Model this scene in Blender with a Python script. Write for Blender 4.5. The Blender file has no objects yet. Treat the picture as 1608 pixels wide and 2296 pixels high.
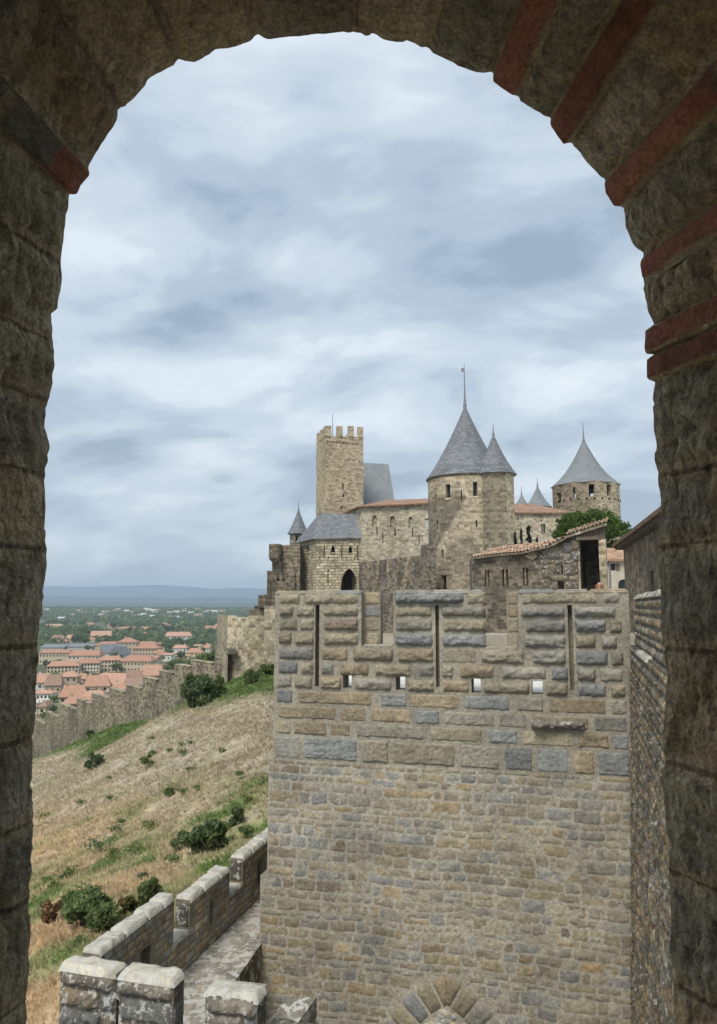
import bpy, math, random
import numpy as np
from mathutils import Vector
random.seed(11); rng = np.random.default_rng(11)
SC = bpy.context.scene; COL = SC.collection
R_ = math.radians
# ------------------------------------------------------------------ camera
F, CXP, CYP, PITCH = 1657.6, 804.0, 1148.0, R_(7.22)     # photo measured on a 1608 x 2296 sheet
cam_d = bpy.data.cameras.new('camera'); cam = bpy.data.objects.new('camera', cam_d); COL.objects.link(cam)
cam_d.sensor_fit = 'VERTICAL'; cam_d.sensor_height = 36; cam_d.lens = 36*F/2296
cam_d.clip_start = 0.05; cam_d.clip_end = 60000
cam.location = (0, 0, 0); cam.rotation_euler = (R_(90)+PITCH, 0, 0)
SC.camera = cam
SC.view_settings.view_transform = 'Standard'; SC.view_settings.look = 'None'
SC.view_settings.exposure = 1.05; SC.view_settings.gamma = 1
SC.cycles.max_bounces = 8; SC.cycles.diffuse_bounces = 4; SC.cycles.transparent_max_bounces = 8
SC.cycles.volume_bounces = 1; SC.cycles.sample_clamp_indirect = 4
# ------------------------------------------------------------------ sky
SUN_EL, SUN_AZ = R_(52), R_(205)       # azimuth clockwise from +Y
W = bpy.data.worlds.new('World'); SC.world = W; W.use_nodes = True
nt = W.node_tree; nt.nodes.clear()
def N(t, **k):
    n = nt.nodes.new(t)
    for a, b in k.items(): setattr(n, a, b)
    return n
def L(a, b): nt.links.new(a, b)
def val(x): return x
def math_(op, a, b=None, c=None, clamp=False):
    n = N('ShaderNodeMath', operation=op); n.use_clamp = clamp
    for i, x in enumerate((a, b, c)):
        if x is None: continue
        if hasattr(x, 'links'): L(x, n.inputs[i])
        else: n.inputs[i].default_value = x
    return n.outputs[0]
def mixc(fac, a, b, mode='MIX'):
    n = N('ShaderNodeMix', data_type='RGBA', blend_type=mode)
    for s, x in ((n.inputs[0], fac), (n.inputs[6], a), (n.inputs[7], b)):
        if hasattr(x, 'links'): L(x, s)
        elif isinstance(x, (int, float)): s.default_value = x
        else: s.default_value = (*x[:3], 1)
    return n.outputs[2]
def ramp(x, stops, interp='LINEAR'):
    n = N('ShaderNodeValToRGB'); L(x, n.inputs[0]); cr = n.color_ramp; cr.interpolation = interp
    while len(cr.elements) < len(stops): cr.elements.new(0.5)
    for e, (p, c) in zip(cr.elements, stops):
        e.position = p; e.color = (*c, 1) if not isinstance(c, (int, float)) else (c, c, c, 1)
    return n.outputs[0]
def noise_n(vec, scale, detail=4, rough=0.5, dist=0.0):
    n = N('ShaderNodeTexNoise'); L(vec, n.inputs['Vector'])
    n.inputs['Scale'].default_value = scale; n.inputs['Detail'].default_value = detail
    n.inputs['Roughness'].default_value = rough; n.inputs['Distortion'].default_value = dist
    return n.outputs[0]
def S(r, g, b):
    f = lambda c: (c/255/12.92) if c <= 10 else ((c/255+0.055)/1.055)**2.4
    return (f(r), f(g), f(b))
sky = N('ShaderNodeTexSky', sky_type='NISHITA'); sky.sun_disc = False
sky.sun_elevation = SUN_EL; sky.sun_rotation = SUN_AZ; sky.air_density = 1.2; sky.dust_density = 2.0
tc = N('ShaderNodeTexCoord'); sep = N('ShaderNodeSeparateXYZ'); L(tc.outputs['Generated'], sep.inputs[0])
dx_, dy_, dz_ = sep.outputs
zc = math_('MAXIMUM', dz_, 0.0)
den = math_('ADD', zc, 0.30)
px_ = math_('DIVIDE', dx_, den); py_ = math_('DIVIDE', dy_, den)
cmb = N('ShaderNodeCombineXYZ'); L(math_('MULTIPLY', px_, 1.5), cmb.inputs[0]); L(math_('ADD', math_('MULTIPLY', py_, 2.1), math_('MULTIPLY', px_, 0.25)), cmb.inputs[1])
n1 = noise_n(cmb.outputs[0], 1.25, 7, 0.52, 0.35)
n2 = noise_n(cmb.outputs[0], 4.2, 7, 0.60, 0.2)
n3 = noise_n(cmb.outputs[0], 2.6, 6, 0.58, 0.6)
cl = math_('ADD', math_('MULTIPLY', n1, 0.83), math_('MULTIPLY', n2, 0.17))
def lump(ax, el, sx, sy, amp):          # a broad cloud mass at a compass bearing / elevation (degrees)
    az = math_('ARCTAN2', dx_, dy_); e = math_('ARCSINE', dz_)
    a = math_('DIVIDE', math_('SUBTRACT', az, R_(ax)), R_(sx)); b = math_('DIVIDE', math_('SUBTRACT', e, R_(el)), R_(sy))
    r = math_('ADD', math_('MULTIPLY', a, a), math_('MULTIPLY', b, b))
    return math_('MULTIPLY', math_('EXPONENT', math_('MULTIPLY', r, -1.0)), amp)
lm = 0.0
for q in [(2, 30, 14, 4, -.13), (10.5, 24.4, 8, 2.5, -.10), (-12.5, 21.7, 7, 3, -.115), (-14, 30.7, 6, 2, -.06), (4, 33.5, 4, 2, -.04), (18, 27, 5, 3, -.06),
          (-9.5, 35.2, 6, 3.5, .10), (4, 37, 8, 3, .08), (-6, 26.5, 4, 1.8, .07), (-21, 25.5, 4, 2, .06), (-4, 18, 10, 2.2, .05), (14, 17.5, 8, 4, .08), (-10, 14, 12, 3, .05), (0, 41, 14, 2, .03),
          (-19, 11, 3, 1.1, -.15), (-10.6, 9.7, 1.5, .6, -.13), (-20, 6.3, 8, .9, -.07), (-11, 6.0, 5, .8, -.06), (5, 9.3, 3, 1.4, -.07), (22, 7, 4, 3, -.11), (12, 12, 1.2, .5, -.08)]:
    lm = math_('ADD', lump(*q), lm)
cl = math_('ADD', cl, math_('MULTIPLY', lm, math_('MULTIPLY_ADD', n3, 2.2, -.1)))
cl = math_('MULTIPLY_ADD', math_('SUBTRACT', cl, 0.5), 0.84, 0.497)
cloud = ramp(cl, [(0.36, S(146, 163, 181)), (0.44, S(172, 188, 204)), (0.51, S(196, 208, 219)), (0.58, S(217, 227, 236)), (0.67, S(236, 241, 244))], 'EASE')
hz = ramp(dz_, [(0.0, 0.80), (0.10, 0.42), (0.26, 0.0)])
cloud = mixc(hz, cloud, mixc(0.5, cloud, S(220, 228, 234)))
skyc = mixc(1.0, sky.outputs[0], (0.10, 0.10, 0.10), 'MULTIPLY')
fin = mixc(0.93, skyc, cloud)
low = ramp(dz_, [(0.0, 1.0), (0.002, 0.0)])
bg = N('ShaderNodeBackground'); L(fin, bg.inputs[0]); bg.inputs[1].default_value = 0.58
out = N('ShaderNodeOutputWorld'); L(bg.outputs[0], out.inputs[0])
# ------------------------------------------------------------------ sun (veiled by cloud)
sd = bpy.data.lights.new('sun', 'SUN'); sd.energy = 1.5; sd.angle = R_(22); sd.color = (1, .95, .87)
so = bpy.data.objects.new('sun', sd); COL.objects.link(so)
sv = Vector((math.sin(SUN_AZ)*math.cos(SUN_EL), math.cos(SUN_AZ)*math.cos(SUN_EL), math.sin(SUN_EL)))
so.rotation_euler = sv.to_track_quat('Z', 'Y').to_euler(); so.location = sv*60
# ------------------------------------------------------------------ helpers
cp, sp = math.cos(PITCH), math.sin(PITCH)
def ray(dx, dy):
    a = (dx-CXP)/F; b = -(dy-CYP)/F
    y = cp-b*sp
    return np.array([a/y, 1.0, (sp+b*cp)/y])
def P(dx, dy, Y): return ray(dx, dy)*Y
def G(dx, dy, z):
    r = ray(dx, dy); return r*(z/r[2])
def Zat(dy, Y): return float(ray(804, dy)[2]*Y)
def Xat(dx, dy, Y): return float(ray(dx, dy)[0]*Y)

def _h(i, j, k, s):
    n = (i*374761393+j*668265263+k*2147483647+s*144665) & 0xffffffff
    n = ((n ^ (n >> 13))*1274126177) & 0xffffffff
    return ((n ^ (n >> 16)) & 0xffff)/32767.5-1
def vnoise(p, s=0):
    p = np.asarray(p, float); i = np.floor(p).astype(np.int64); f = p-i; f = f*f*(3-2*f)
    r = 0
    for a in (0, 1):
        for b in (0, 1):
            for c in (0, 1):
                w = (f[..., 0] if a else 1-f[..., 0])*(f[..., 1] if b else 1-f[..., 1])*(f[..., 2] if c else 1-f[..., 2])
                r = r+w*_h(i[..., 0]+a, i[..., 1]+b, i[..., 2]+c, s)
    return r
def fbm(p, o=4, s=0, g=.5):
    p = np.asarray(p, float); r = 0; a = 1; t = 0
    for k in range(o):
        r = r+a*vnoise(p*2**k+17.3*k, s+k); t += a; a *= g
    return r/t

class MB:
    def __init__(s): s.V = []; s.C = []; s.U = []; s.Q = []; s.T = []; s.n = 0
    def add(s, v, q=None, t=None, c=(.5, .5, .5), uv=None):
        v = np.asarray(v, float).reshape(-1, 3); n = len(v)
        c = np.asarray(c, float)
        if c.ndim == 1: c = np.tile(c[:3], (n, 1))
        if uv is None: uv = v[:, :2]
        s.V.append(v); s.C.append(c.reshape(-1, 3)); s.U.append(np.asarray(uv, float).reshape(-1, 2))
        if q is not None and len(q): s.Q.append(np.asarray(q, int).reshape(-1, 4)+s.n)
        if t is not None and len(t): s.T.append(np.asarray(t, int).reshape(-1, 3)+s.n)
        s.n += n
    def quad(s, a, b, c, d, col=(.5, .5, .5), uv=None):
        a, b, c, d = [np.asarray(x, float) for x in (a, b, c, d)]
        if uv is None:
            n = np.cross(b-a, d-a); l = np.linalg.norm(n); n = n/l if l > 1e-12 else np.array([0, 0, 1.])
            if abs(n[2]) > .9: e1 = np.array([1., 0, 0]); e2 = np.array([0, 1., 0])
            else:
                e1 = np.array([-n[1], n[0], 0]); e1 /= np.linalg.norm(e1); e2 = np.cross(n, e1)
                if e2[2] < 0: e2 = -e2
            uv = [(p@e1, p@e2) for p in (a, b, c, d)]
        s.add([a, b, c, d], [[0, 1, 2, 3]], None, col, uv)
    def tri(s, a, b, c, col=(.5, .5, .5)):
        a, b, c = [np.asarray(x, float) for x in (a, b, c)]
        n = np.cross(b-a, c-a); n = n/(np.linalg.norm(n)+1e-12)
        if abs(n[2]) > .9: e1 = np.array([1., 0, 0]); e2 = np.array([0, 1., 0])
        else:
            e1 = np.array([-n[1], n[0], 0]); e1 /= np.linalg.norm(e1); e2 = np.cross(n, e1)
            if e2[2] < 0: e2 = -e2
        s.add([a, b, c], None, [[0, 1, 2]], col, [(p@e1, p@e2) for p in (a, b, c)])
    def hexa(s, p, col=(.5, .5, .5)):       # 8 corners: bottom ring 0-3 (ccw from above), top ring 4-7
        for f in ((0, 1, 5, 4), (1, 2, 6, 5), (2, 3, 7, 6), (3, 0, 4, 7), (4, 5, 6, 7), (3, 2, 1, 0)):
            s.quad(*[p[i] for i in f], col)
    def box(s, lo, hi, col=(.5, .5, .5), rot=0, piv=(0, 0)):
        x0, y0, z0 = lo; x1, y1, z1 = hi
        pts = []
        c, n = math.cos(rot), math.sin(rot)
        for z in (z0, z1):
            for x, y in ((x0, y0), (x1, y0), (x1, y1), (x0, y1)):
                X, Y = x-piv[0], y-piv[1]
                pts.append((piv[0]+X*c-Y*n, piv[1]+X*n+Y*c, z))
        s.hexa(pts, col)
    def grid(s, Pt, C=(.5, .5, .5), uv=None, wrap=False, mask=None):
        Pt = np.asarray(Pt, float); n, m = Pt.shape[:2]
        i, j = np.meshgrid(np.arange(n-1), np.arange(m-1), indexing='ij')
        if mask is not None: i, j = i[mask], j[mask]
        i, j = i.ravel(), j.ravel()
        q = np.stack([i*m+j, (i+1)*m+j, (i+1)*m+j+1, i*m+j+1], 1)
        C = np.asarray(C, float)
        s.add(Pt.reshape(-1, 3), q, None, C if C.ndim == 1 else C.reshape(-1, 3), None if uv is None else np.asarray(uv).reshape(-1, 2))
    def tube(s, pts, rad, n=6, col=(.5, .5, .5), cap=True):
        pts = [np.asarray(p, float) for p in pts]; k = len(pts)
        rad = [rad]*k if isinstance(rad, (int, float)) else rad
        rings = []; prev = None
        for i in range(k):
            d = pts[min(i+1, k-1)]-pts[max(i-1, 0)]; d /= np.linalg.norm(d)+1e-12
            a = np.cross(d, [0, 0, 1.]) if abs(d[2]) < .95 else np.cross(d, [1., 0, 0])
            a /= np.linalg.norm(a); b = np.cross(d, a)
            th = np.linspace(0, 2*math.pi, n+1)
            rings.append(pts[i]+rad[i]*(np.cos(th)[:, None]*a+np.sin(th)[:, None]*b))
        s.grid(np.array(rings), col)
    def build(s, name, mat, parent=None, smooth=False, loc=None):
        V = np.concatenate(s.V)
        if loc is not None: V = V-np.asarray(loc, float)
        Q = np.concatenate(s.Q) if s.Q else np.zeros((0, 4), int); T = np.concatenate(s.T) if s.T else np.zeros((0, 3), int)
        me = bpy.data.meshes.new(name)
        me.vertices.add(len(V)); me.vertices.foreach_set('co', V.astype(np.float32).ravel())
        lv = np.concatenate([Q.ravel(), T.ravel()]).astype(np.int32)
        me.loops.add(len(lv)); me.loops.foreach_set('vertex_index', lv)
        st = np.concatenate([np.arange(len(Q))*4, len(Q)*4+np.arange(len(T))*3]).astype(np.int32)
        me.polygons.add(len(st)); me.polygons.foreach_set('loop_start', st)
        if smooth: me.polygons.foreach_set('use_smooth', np.ones(len(st), bool))
        me.update(calc_edges=True)
        C = np.concatenate(s.C); ca = me.color_attributes.new('Col', 'FLOAT_COLOR', 'POINT')
        ca.data.foreach_set('color', np.concatenate([C, np.ones((len(C), 1))], 1).astype(np.float32).ravel())
        uv = me.uv_layers.new(name='UVMap'); uv.data.foreach_set('uv', np.concatenate(s.U)[lv].astype(np.float32).ravel())
        if mat: me.materials.append(mat)
        o = bpy.data.objects.new(name, me); COL.objects.link(o)
        if loc is not None: o.location = tuple(float(x) for x in loc)
        if parent:
            o.parent = parent
            if loc is None: o.matrix_parent_inverse = parent.matrix_world.inverted()
        return o
def tag(o, label=None, cat=None, group=None, kind=None):
    if label: o['label'] = label
    if cat: o['category'] = cat
    if group: o['group'] = group
    if kind: o['kind'] = kind
    return o
def thing(name, loc, label, cat, group=None):
    o = bpy.data.objects.new(name, None); COL.objects.link(o); o.empty_display_size = .2
    o.location = tuple(float(x) for x in loc); tag(o, label, cat, group, 'thing')
    bpy.context.view_layer.update()
    return o
def struct(o): o['kind'] = 'structure'; return o
class Fr:                                   # a local frame: u along, v up, n out of the face
    def __init__(s, O, U, V=(0, 0, 1), Nn=None):
        s.O = np.asarray(O, float); s.U = np.asarray(U, float); s.U /= np.linalg.norm(s.U); s.V = np.asarray(V, float)
        s.N = np.cross(s.U, s.V) if Nn is None else np.asarray(Nn, float); s.N /= np.linalg.norm(s.N)
    def __call__(s, u, v, n=0.):
        u, v, n = np.broadcast_arrays(np.asarray(u, float), np.asarray(v, float), np.asarray(n, float))
        return s.O+u[..., None]*s.U+v[..., None]*s.V+n[..., None]*s.N
    def hit(s, dx, dy):
        r = ray(dx, dy); t = (s.O@s.N)/(r@s.N); p = r*t-s.O
        return float(p@s.U), float(p@s.V)
def slab(mb, fr, us, vs, solid, t, col=(.5, .5, .5), n0=0., back=True, edges=True):
    us = sorted(set(us)); vs = sorted(set(vs)); I, J = len(us)-1, len(vs)-1
    S_ = np.full((I+2, J+2), not edges)
    for i in range(I):
        for j in range(J): S_[i+1, j+1] = solid((us[i]+us[i+1])/2, (vs[j]+vs[j+1])/2)
    for i in range(I):
        for j in range(J):
            if not S_[i+1, j+1]: continue
            a, b, c, d = us[i], us[i+1], vs[j], vs[j+1]
            uvq = [(a, c), (b, c), (b, d), (a, d)]
            mb.quad(fr(a, c, n0), fr(b, c, n0), fr(b, d, n0), fr(a, d, n0), col, uvq)
            if back: mb.quad(fr(b, c, n0-t), fr(a, c, n0-t), fr(a, d, n0-t), fr(b, d, n0-t), col, uvq)
            if not S_[i, j+1]: mb.quad(fr(a, c, n0-t), fr(a, c, n0), fr(a, d, n0), fr(a, d, n0-t), col, [(a-t, c), (a, c), (a, d), (a-t, d)])
            if not S_[i+2, j+1]: mb.quad(fr(b, c, n0), fr(b, c, n0-t), fr(b, d, n0-t), fr(b, d, n0), col, [(b, c), (b+t, c), (b+t, d), (b, d)])
            if not S_[i+1, j]: mb.quad(fr(a, c, n0-t), fr(b, c, n0-t), fr(b, c, n0), fr(a, c, n0), col)
            if not S_[i+1, j+2]: mb.quad(fr(a, d, n0), fr(b, d, n0), fr(b, d, n0-t), fr(a, d, n0-t), col)
def inr(u, v, rects): return any(a < u < b and c < v < d for a, b, c, d in rects)

# ------------------------------------------------------------------ materials
def newmat(name):
    global nt
    m = bpy.data.materials.new(name); m.use_nodes = True; nt = m.node_tree; nt.nodes.clear()
    o = N('ShaderNodeOutputMaterial'); b = N('ShaderNodeBsdfPrincipled'); L(b.outputs[0], o.inputs[0])
    b.inputs['Specular IOR Level'].default_value = 0.25
    return m, b, o
def bump(h, b, strength=.4, dist=.02):
    n = N('ShaderNodeBump'); n.inputs['Strength'].default_value = strength; n.inputs['Distance'].default_value = dist
    L(h, n.inputs['Height']); L(n.outputs[0], b.inputs['Normal'])
def objco(): return N('ShaderNodeTexCoord').outputs['Object']
def mapped(vec, sc):
    n = N('ShaderNodeMapping'); L(vec, n.inputs[0]); n.inputs['Scale'].default_value = sc; return n.outputs[0]
def attr_mat(name, fine=14., var=.35, bs=.5, bd=.02, bscale=20., rough=.92, white=0., wscale=9., dark=0., dscale=1.3, ochre=0., streak=None, coarse=3.):
    m, b, o = newmat(name); co = objco()
    if streak: co2 = mapped(co, streak)
    else: co2 = co
    a = N('ShaderNodeAttribute', attribute_name='Col')
    nf = noise_n(co, fine, 6, .62); nc = noise_n(co2, coarse, 4, .55)
    c = mixc(1.0, a.outputs['Color'], ramp(nf, [(.28, 1-var), (.72, 1+var)]), 'MULTIPLY')
    c = mixc(1.0, c, ramp(nc, [(.3, 1-var*.7), (.7, 1+var*.5)]), 'MULTIPLY')
    if dark:
        d = ramp(math_('ADD', math_('MULTIPLY', noise_n(co2, dscale, 6, .65), .75), math_('MULTIPLY', noise_n(co, dscale*9, 3, .6), .25)), [(.50-.12*dark, 0.), (.56+.05*(1-dark), .85)])
        c = mixc(math_('MULTIPLY', d, min(1, dark*1.3)), c, (.045, .042, .038))
    if ochre: c = mixc(math_('MULTIPLY', ramp(noise_n(co, 2.3, 5, .6), [(.58, 0.), (.68, 1.)]), ochre), c, (.30, .21, .09))
    if white:
        w = ramp(noise_n(co, wscale, 4, .68, .2), [(.60-.13*white, 0.), (.64-.11*white, 1.)])
        c = mixc(math_('MULTIPLY', w, .8), c, (.50, .49, .45))
    L(c, b.inputs['Base Color']); b.inputs['Roughness'].default_value = rough
    h = math_('ADD', noise_n(co, bscale, 6, .68), math_('MULTIPLY', noise_n(co, bscale*.28, 4, .55), 1.6))
    bump(h, b, bs, bd)
    return m
def masonry_mat(name, c1, c2, mort, bw, bh, ms=.02, dark=.3, warm=.3, dscale=.22, darkc=(.06, .055, .045), bs=.5, useattr=True, streak=(1, 1, .65)):
    m, b, o = newmat(name); uv = N('ShaderNodeTexCoord').outputs['UV']; co = objco()
    wn = N('ShaderNodeTexNoise'); L(uv, wn.inputs['Vector']); wn.inputs['Scale'].default_value = 1.3/bw*.5
    off = N('ShaderNodeVectorMath', operation='SCALE'); sub = N('ShaderNodeVectorMath', operation='SUBTRACT')
    L(wn.outputs['Color'], sub.inputs[0]); sub.inputs[1].default_value = (.5, .5, .5)
    L(sub.outputs[0], off.inputs[0]); off.inputs['Scale'].default_value = bh*.55
    ad = N('ShaderNodeVectorMath', operation='ADD'); L(uv, ad.inputs[0]); L(off.outputs[0], ad.inputs[1])
    def bricks(w, h, o_=.5):
        br = N('ShaderNodeTexBrick'); L(ad.outputs[0], br.inputs['Vector'])
        br.offset = o_; br.squash = .7; br.squash_frequency = 3; br.offset_frequency = 2
        for k, v in (('Color1', (0, 0, 0)), ('Color2', (1, 1, 1)), ('Mortar', (.5, .5, .5))): br.inputs[k].default_value = (*v, 1)
        br.inputs['Scale'].default_value = 1; br.inputs['Brick Width'].default_value = w; br.inputs['Row Height'].default_value = h
        br.inputs['Mortar Size'].default_value = ms; br.inputs['Mortar Smooth'].default_value = .3; br.inputs['Bias'].default_value = 0
        return br
    b1 = bricks(bw, bh)
    n0 = noise_n(co, 1.5, 5, .68); n3 = noise_n(co, 2.4/bw, 3, .6); nl = noise_n(mapped(co, streak), dscale, 6, .62)
    k = math_('ADD', math_('MULTIPLY', b1.outputs['Color'], .55), math_('MULTIPLY', n0, .55))
    c = ramp(k, [(.22, tuple(p*.62 for p in c1)), (.40, c1), (.62, c2), (.85, tuple(min(1, p*1.22) for p in c2))])
    c = mixc(1.0, c, ramp(n3, [(.30, .62), (.70, 1.34)]), 'MULTIPLY')
    c = mixc(math_('MULTIPLY', b1.outputs['Fac'], .75), c, mort)
    c = mixc(math_('MULTIPLY', ramp(noise_n(co, dscale*1.7, 4, .5), [(.5, 0.), (.7, 1.)]), warm), c, (.42, .32, .20))
    c = mixc(math_('MULTIPLY', ramp(nl, [(.52-.2*dark, 0.), (.66, 1.)]), min(1, dark*1.6)), c, darkc)
    if useattr:
        a = N('ShaderNodeAttribute', attribute_name='Col'); c = mixc(1.0, c, mixc(1.0, a.outputs['Color'], (2, 2, 2), 'MULTIPLY'), 'MULTIPLY')
    L(c, b.inputs['Base Color']); b.inputs['Roughness'].default_value = .93
    h = math_('ADD', math_('MULTIPLY', math_('SUBTRACT', 1.0, b1.outputs['Fac']), 1.0), math_('MULTIPLY', n3, .9))
    bump(h, b, bs, .05)
    return m
def slate_mat(name, c1=(.10, .108, .118), c2=(.215, .224, .235), w=.34, h=.24, light=0.):
    m, b, o = newmat(name); uv = N('ShaderNodeTexCoord').outputs['UV']; co = objco()
    br = N('ShaderNodeTexBrick'); L(uv, br.inputs['Vector']); br.inputs['Scale'].default_value = 1
    for k, v in (('Color1', (0, 0, 0)), ('Color2', (1, 1, 1)), ('Mortar', (0, 0, 0))): br.inputs[k].default_value = (*v, 1)
    br.inputs['Brick Width'].default_value = w; br.inputs['Row Height'].default_value = h; br.inputs['Mortar Size'].default_value = .015
    k = math_('ADD', math_('MULTIPLY', br.outputs['Color'], .5), math_('MULTIPLY', noise_n(mapped(co, (1, 1, .6)), .9, 6, .65), .65))
    c = ramp(k, [(.2, c1), (.85, c2)])
    c = mixc(math_('MULTIPLY', br.outputs['Fac'], .6), c, (.05, .055, .065))
    c = mixc(math_('MULTIPLY', ramp(noise_n(co, 1.7, 6, .7), [(.55, 0.), (.7, 1.)]), .4), c, (.30, .31, .29))
    L(c, b.inputs['Base Color']); b.inputs['Roughness'].default_value = .62; b.inputs['Specular IOR Level'].default_value = .35
    bump(math_('SUBTRACT', 1.0, br.outputs['Fac']), b, .6, .03)
    return m
def tile_mat(name, c1=(.30, .125, .07), c2=(.46, .27, .17), c3=(.20, .16, .12), w=.22, uax=0):
    m, b, o = newmat(name); uv = N('ShaderNodeTexCoord').outputs['UV']; co = objco()
    a = N('ShaderNodeAttribute', attribute_name='Col')
    sx = N('ShaderNodeSeparateXYZ'); L(uv, sx.inputs[0])
    wv = math_('ABSOLUTE', math_('SINE', math_('MULTIPLY', sx.outputs[uax], math.pi/w)))
    vor = N('ShaderNodeTexVoronoi'); L(mapped(uv, (1/w, 2.6, 1) if uax == 0 else (2.6, 1/w, 1)), vor.inputs['Vector']); vor.inputs['Scale'].default_value = 1
    sep_ = N('ShaderNodeSeparateColor'); L(vor.outputs['Color'], sep_.inputs[0])
    c = ramp(sep_.outputs[0], [(.0, c1), (.55, c2), (1., c1)])
    c = mixc(math_('MULTIPLY', ramp(noise_n(co, 1.1, 5, .6), [(.45, 0.), (.68, 1.)]), .55), c, c3)
    c = mixc(1.0, c, ramp(wv, [(0., .45), (.5, 1.)]), 'MULTIPLY')
    c = mixc(1.0, c, mixc(1.0, a.outputs['Color'], (2, 2, 2), 'MULTIPLY'), 'MULTIPLY')
    L(c, b.inputs['Base Color']); b.inputs['Roughness'].default_value = .9
    bump(wv, b, .8, .06)
    return m
def plain_mat(name, col, rough=.8, metal=0., var=.2, scale=6.):
    m, b, o = newmat(name); co = objco()
    c = mixc(1.0, col, ramp(noise_n(co, scale, 5, .6), [(.3, 1-var), (.7, 1+var)]), 'MULTIPLY')
    L(c, b.inputs['Base Color']); b.inputs['Roughness'].default_value = rough; b.inputs['Metallic'].default_value = metal
    return m
def leaf_mat(name, tr=.25):
    m, b, o = newmat(name); a = N('ShaderNodeAttribute', attribute_name='Col'); co = objco()
    c = mixc(1.0, a.outputs['Color'], ramp(noise_n(co, 2.0, 3, .6), [(.3, .75), (.7, 1.3)]), 'MULTIPLY')
    L(c, b.inputs['Base Color']); b.inputs['Roughness'].default_value = .6
    t = N('ShaderNodeBsdfTranslucent'); L(c, t.inputs[0]); ms = N('ShaderNodeMixShader'); ms.inputs[0].default_value = tr
    L(b.outputs[0], ms.inputs[1]); L(t.outputs[0], ms.inputs[2]); L(ms.outputs[0], o.inputs[0])
    return m
M = {}
M['block'] = attr_mat('block_stone', 16, .34, .8, .035, 13, dark=.30, dscale=1.1, white=0, wscale=6, coarse=2.2)
M['rubble'] = attr_mat('rubble_stone', 15, .36, .7, .03, 15, dark=.12, dscale=.8, white=0, wscale=6, coarse=1.2)
M['coping'] = attr_mat('lichen_coping', 11, .25, .7, .03, 14, white=.75, wscale=5.0, dark=.26, dscale=2.2)
M['flags'] = attr_mat('lichen_flagstone', 10, .3, .6, .02, 12, white=.70, wscale=4.2, dark=.5, dscale=2.)
M['lichenwall'] = attr_mat('lichen_wall', 14, .4, .9, .05, 12, white=.32, wscale=7, dark=.55, dscale=1.5)
M['sidewall'] = attr_mat('weathered_wall', 9, .5, 1., .07, 9, white=.12, wscale=11, dark=.4, dscale=1.2, coarse=2)
def arch_mat():
    m, b, o = newmat('arch_stone'); co = objco(); a = N('ShaderNodeAttribute', attribute_name='Col')
    g1 = noise_n(co, 150, 5, .7); g2 = noise_n(co, 38, 5, .62); g3 = noise_n(co, 5, 4, .55)
    c = mixc(1.0, a.outputs['Color'], ramp(g1, [(.30, .55), (.70, 1.5)]), 'MULTIPLY')
    c = mixc(1.0, c, ramp(g2, [(.30, .70), (.70, 1.25)]), 'MULTIPLY'); c = mixc(1.0, c, ramp(g3, [(.3, .78), (.7, 1.2)]), 'MULTIPLY')
    c = mixc(math_('MULTIPLY', ramp(noise_n(co, 24, 5, .7), [(.57, 0.), (.66, 1.)]), .45), c, (.07, .06, .045))
    c = mixc(math_('MULTIPLY', ramp(noise_n(co, 13, 5, .7), [(.60, 0.), (.70, 1.)]), .35), c, (.36, .25, .12))
    L(c, b.inputs['Base Color']); b.inputs['Roughness'].default_value = .95
    v = N('ShaderNodeTexVoronoi', feature='SMOOTH_F1'); v.inputs['Smoothness'].default_value = .6; v.inputs['Scale'].default_value = 1
    wob = N('ShaderNodeVectorMath', operation='MULTIPLY_ADD'); nn_ = N('ShaderNodeTexNoise'); L(co, nn_.inputs['Vector']); nn_.inputs['Scale'].default_value = 30
    L(nn_.outputs['Color'], wob.inputs[0]); wob.inputs[1].default_value = (.02, .02, .02); L(co, wob.inputs[2]); L(mapped(wob.outputs[0], (58, 58, 30)), v.inputs['Vector'])
    h = math_('ADD', math_('MULTIPLY', v.outputs['Distance'], -1.1), math_('ADD', math_('MULTIPLY', g2, 1.2), math_('MULTIPLY', g1, .35)))
    bump(h, b, 1., .016); return m
M['arch'] = arch_mat()
M['brick'] = attr_mat('arch_brick', 110, .45, 1., .008, 70, dark=.26, dscale=14, coarse=14, ochre=.18)
M['sandstone'] = masonry_mat('castle_sandstone', (.33, .288, .208), (.46, .408, .305), (.40, .36, .28), .62, .27, dark=.16, warm=.22)
M['towerstone'] = masonry_mat('round_tower_stone', (.30, .265, .195), (.44, .392, .30), (.38, .345, .265), .58, .26, dark=.13, warm=.12)
M['keepstone'] = masonry_mat('keep_stone', (.32, .262, .178), (.46, .38, .262), (.39, .33, .235), .6, .25, dark=.22, warm=.35, dscale=.16, darkc=(.13, .085, .045))
M['darkstone'] = masonry_mat('blackened_stone', (.09, .08, .065), (.21, .185, .145), (.16, .14, .11), .45, .2, dark=.55, warm=.05, dscale=.5)
M['greystone'] = masonry_mat('grey_stone', (.14, .125, .095), (.29, .255, .19), (.25, .22, .17), .5, .22, dark=.42, warm=.1, dscale=.35)
M['rust'] = masonry_mat('bossed_stone', (.36, .315, .225), (.48, .43, .32), (.15, .13, .095), .85, .30, ms=.04, dark=.15, warm=.10, bs=.9)  # dark joint colour stands in for shadow between the bosses
M['slate'] = slate_mat('slate'); M['slate2'] = slate_mat('pale_slate', (.165, .182, .19), (.265, .285, .292), .3, .2)
M['tile'] = tile_mat('clay_tile', (.29, .155, .10), (.43, .29, .20)); M['tiled'] = tile_mat('weathered_tile', (.33, .20, .13), (.52, .40, .29), (.30, .25, .18), .2)
M['town_tile'] = tile_mat('town_tile', (.36, .19, .132), (.44, .29, .215), (.31, .235, .18), .6)
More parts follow.
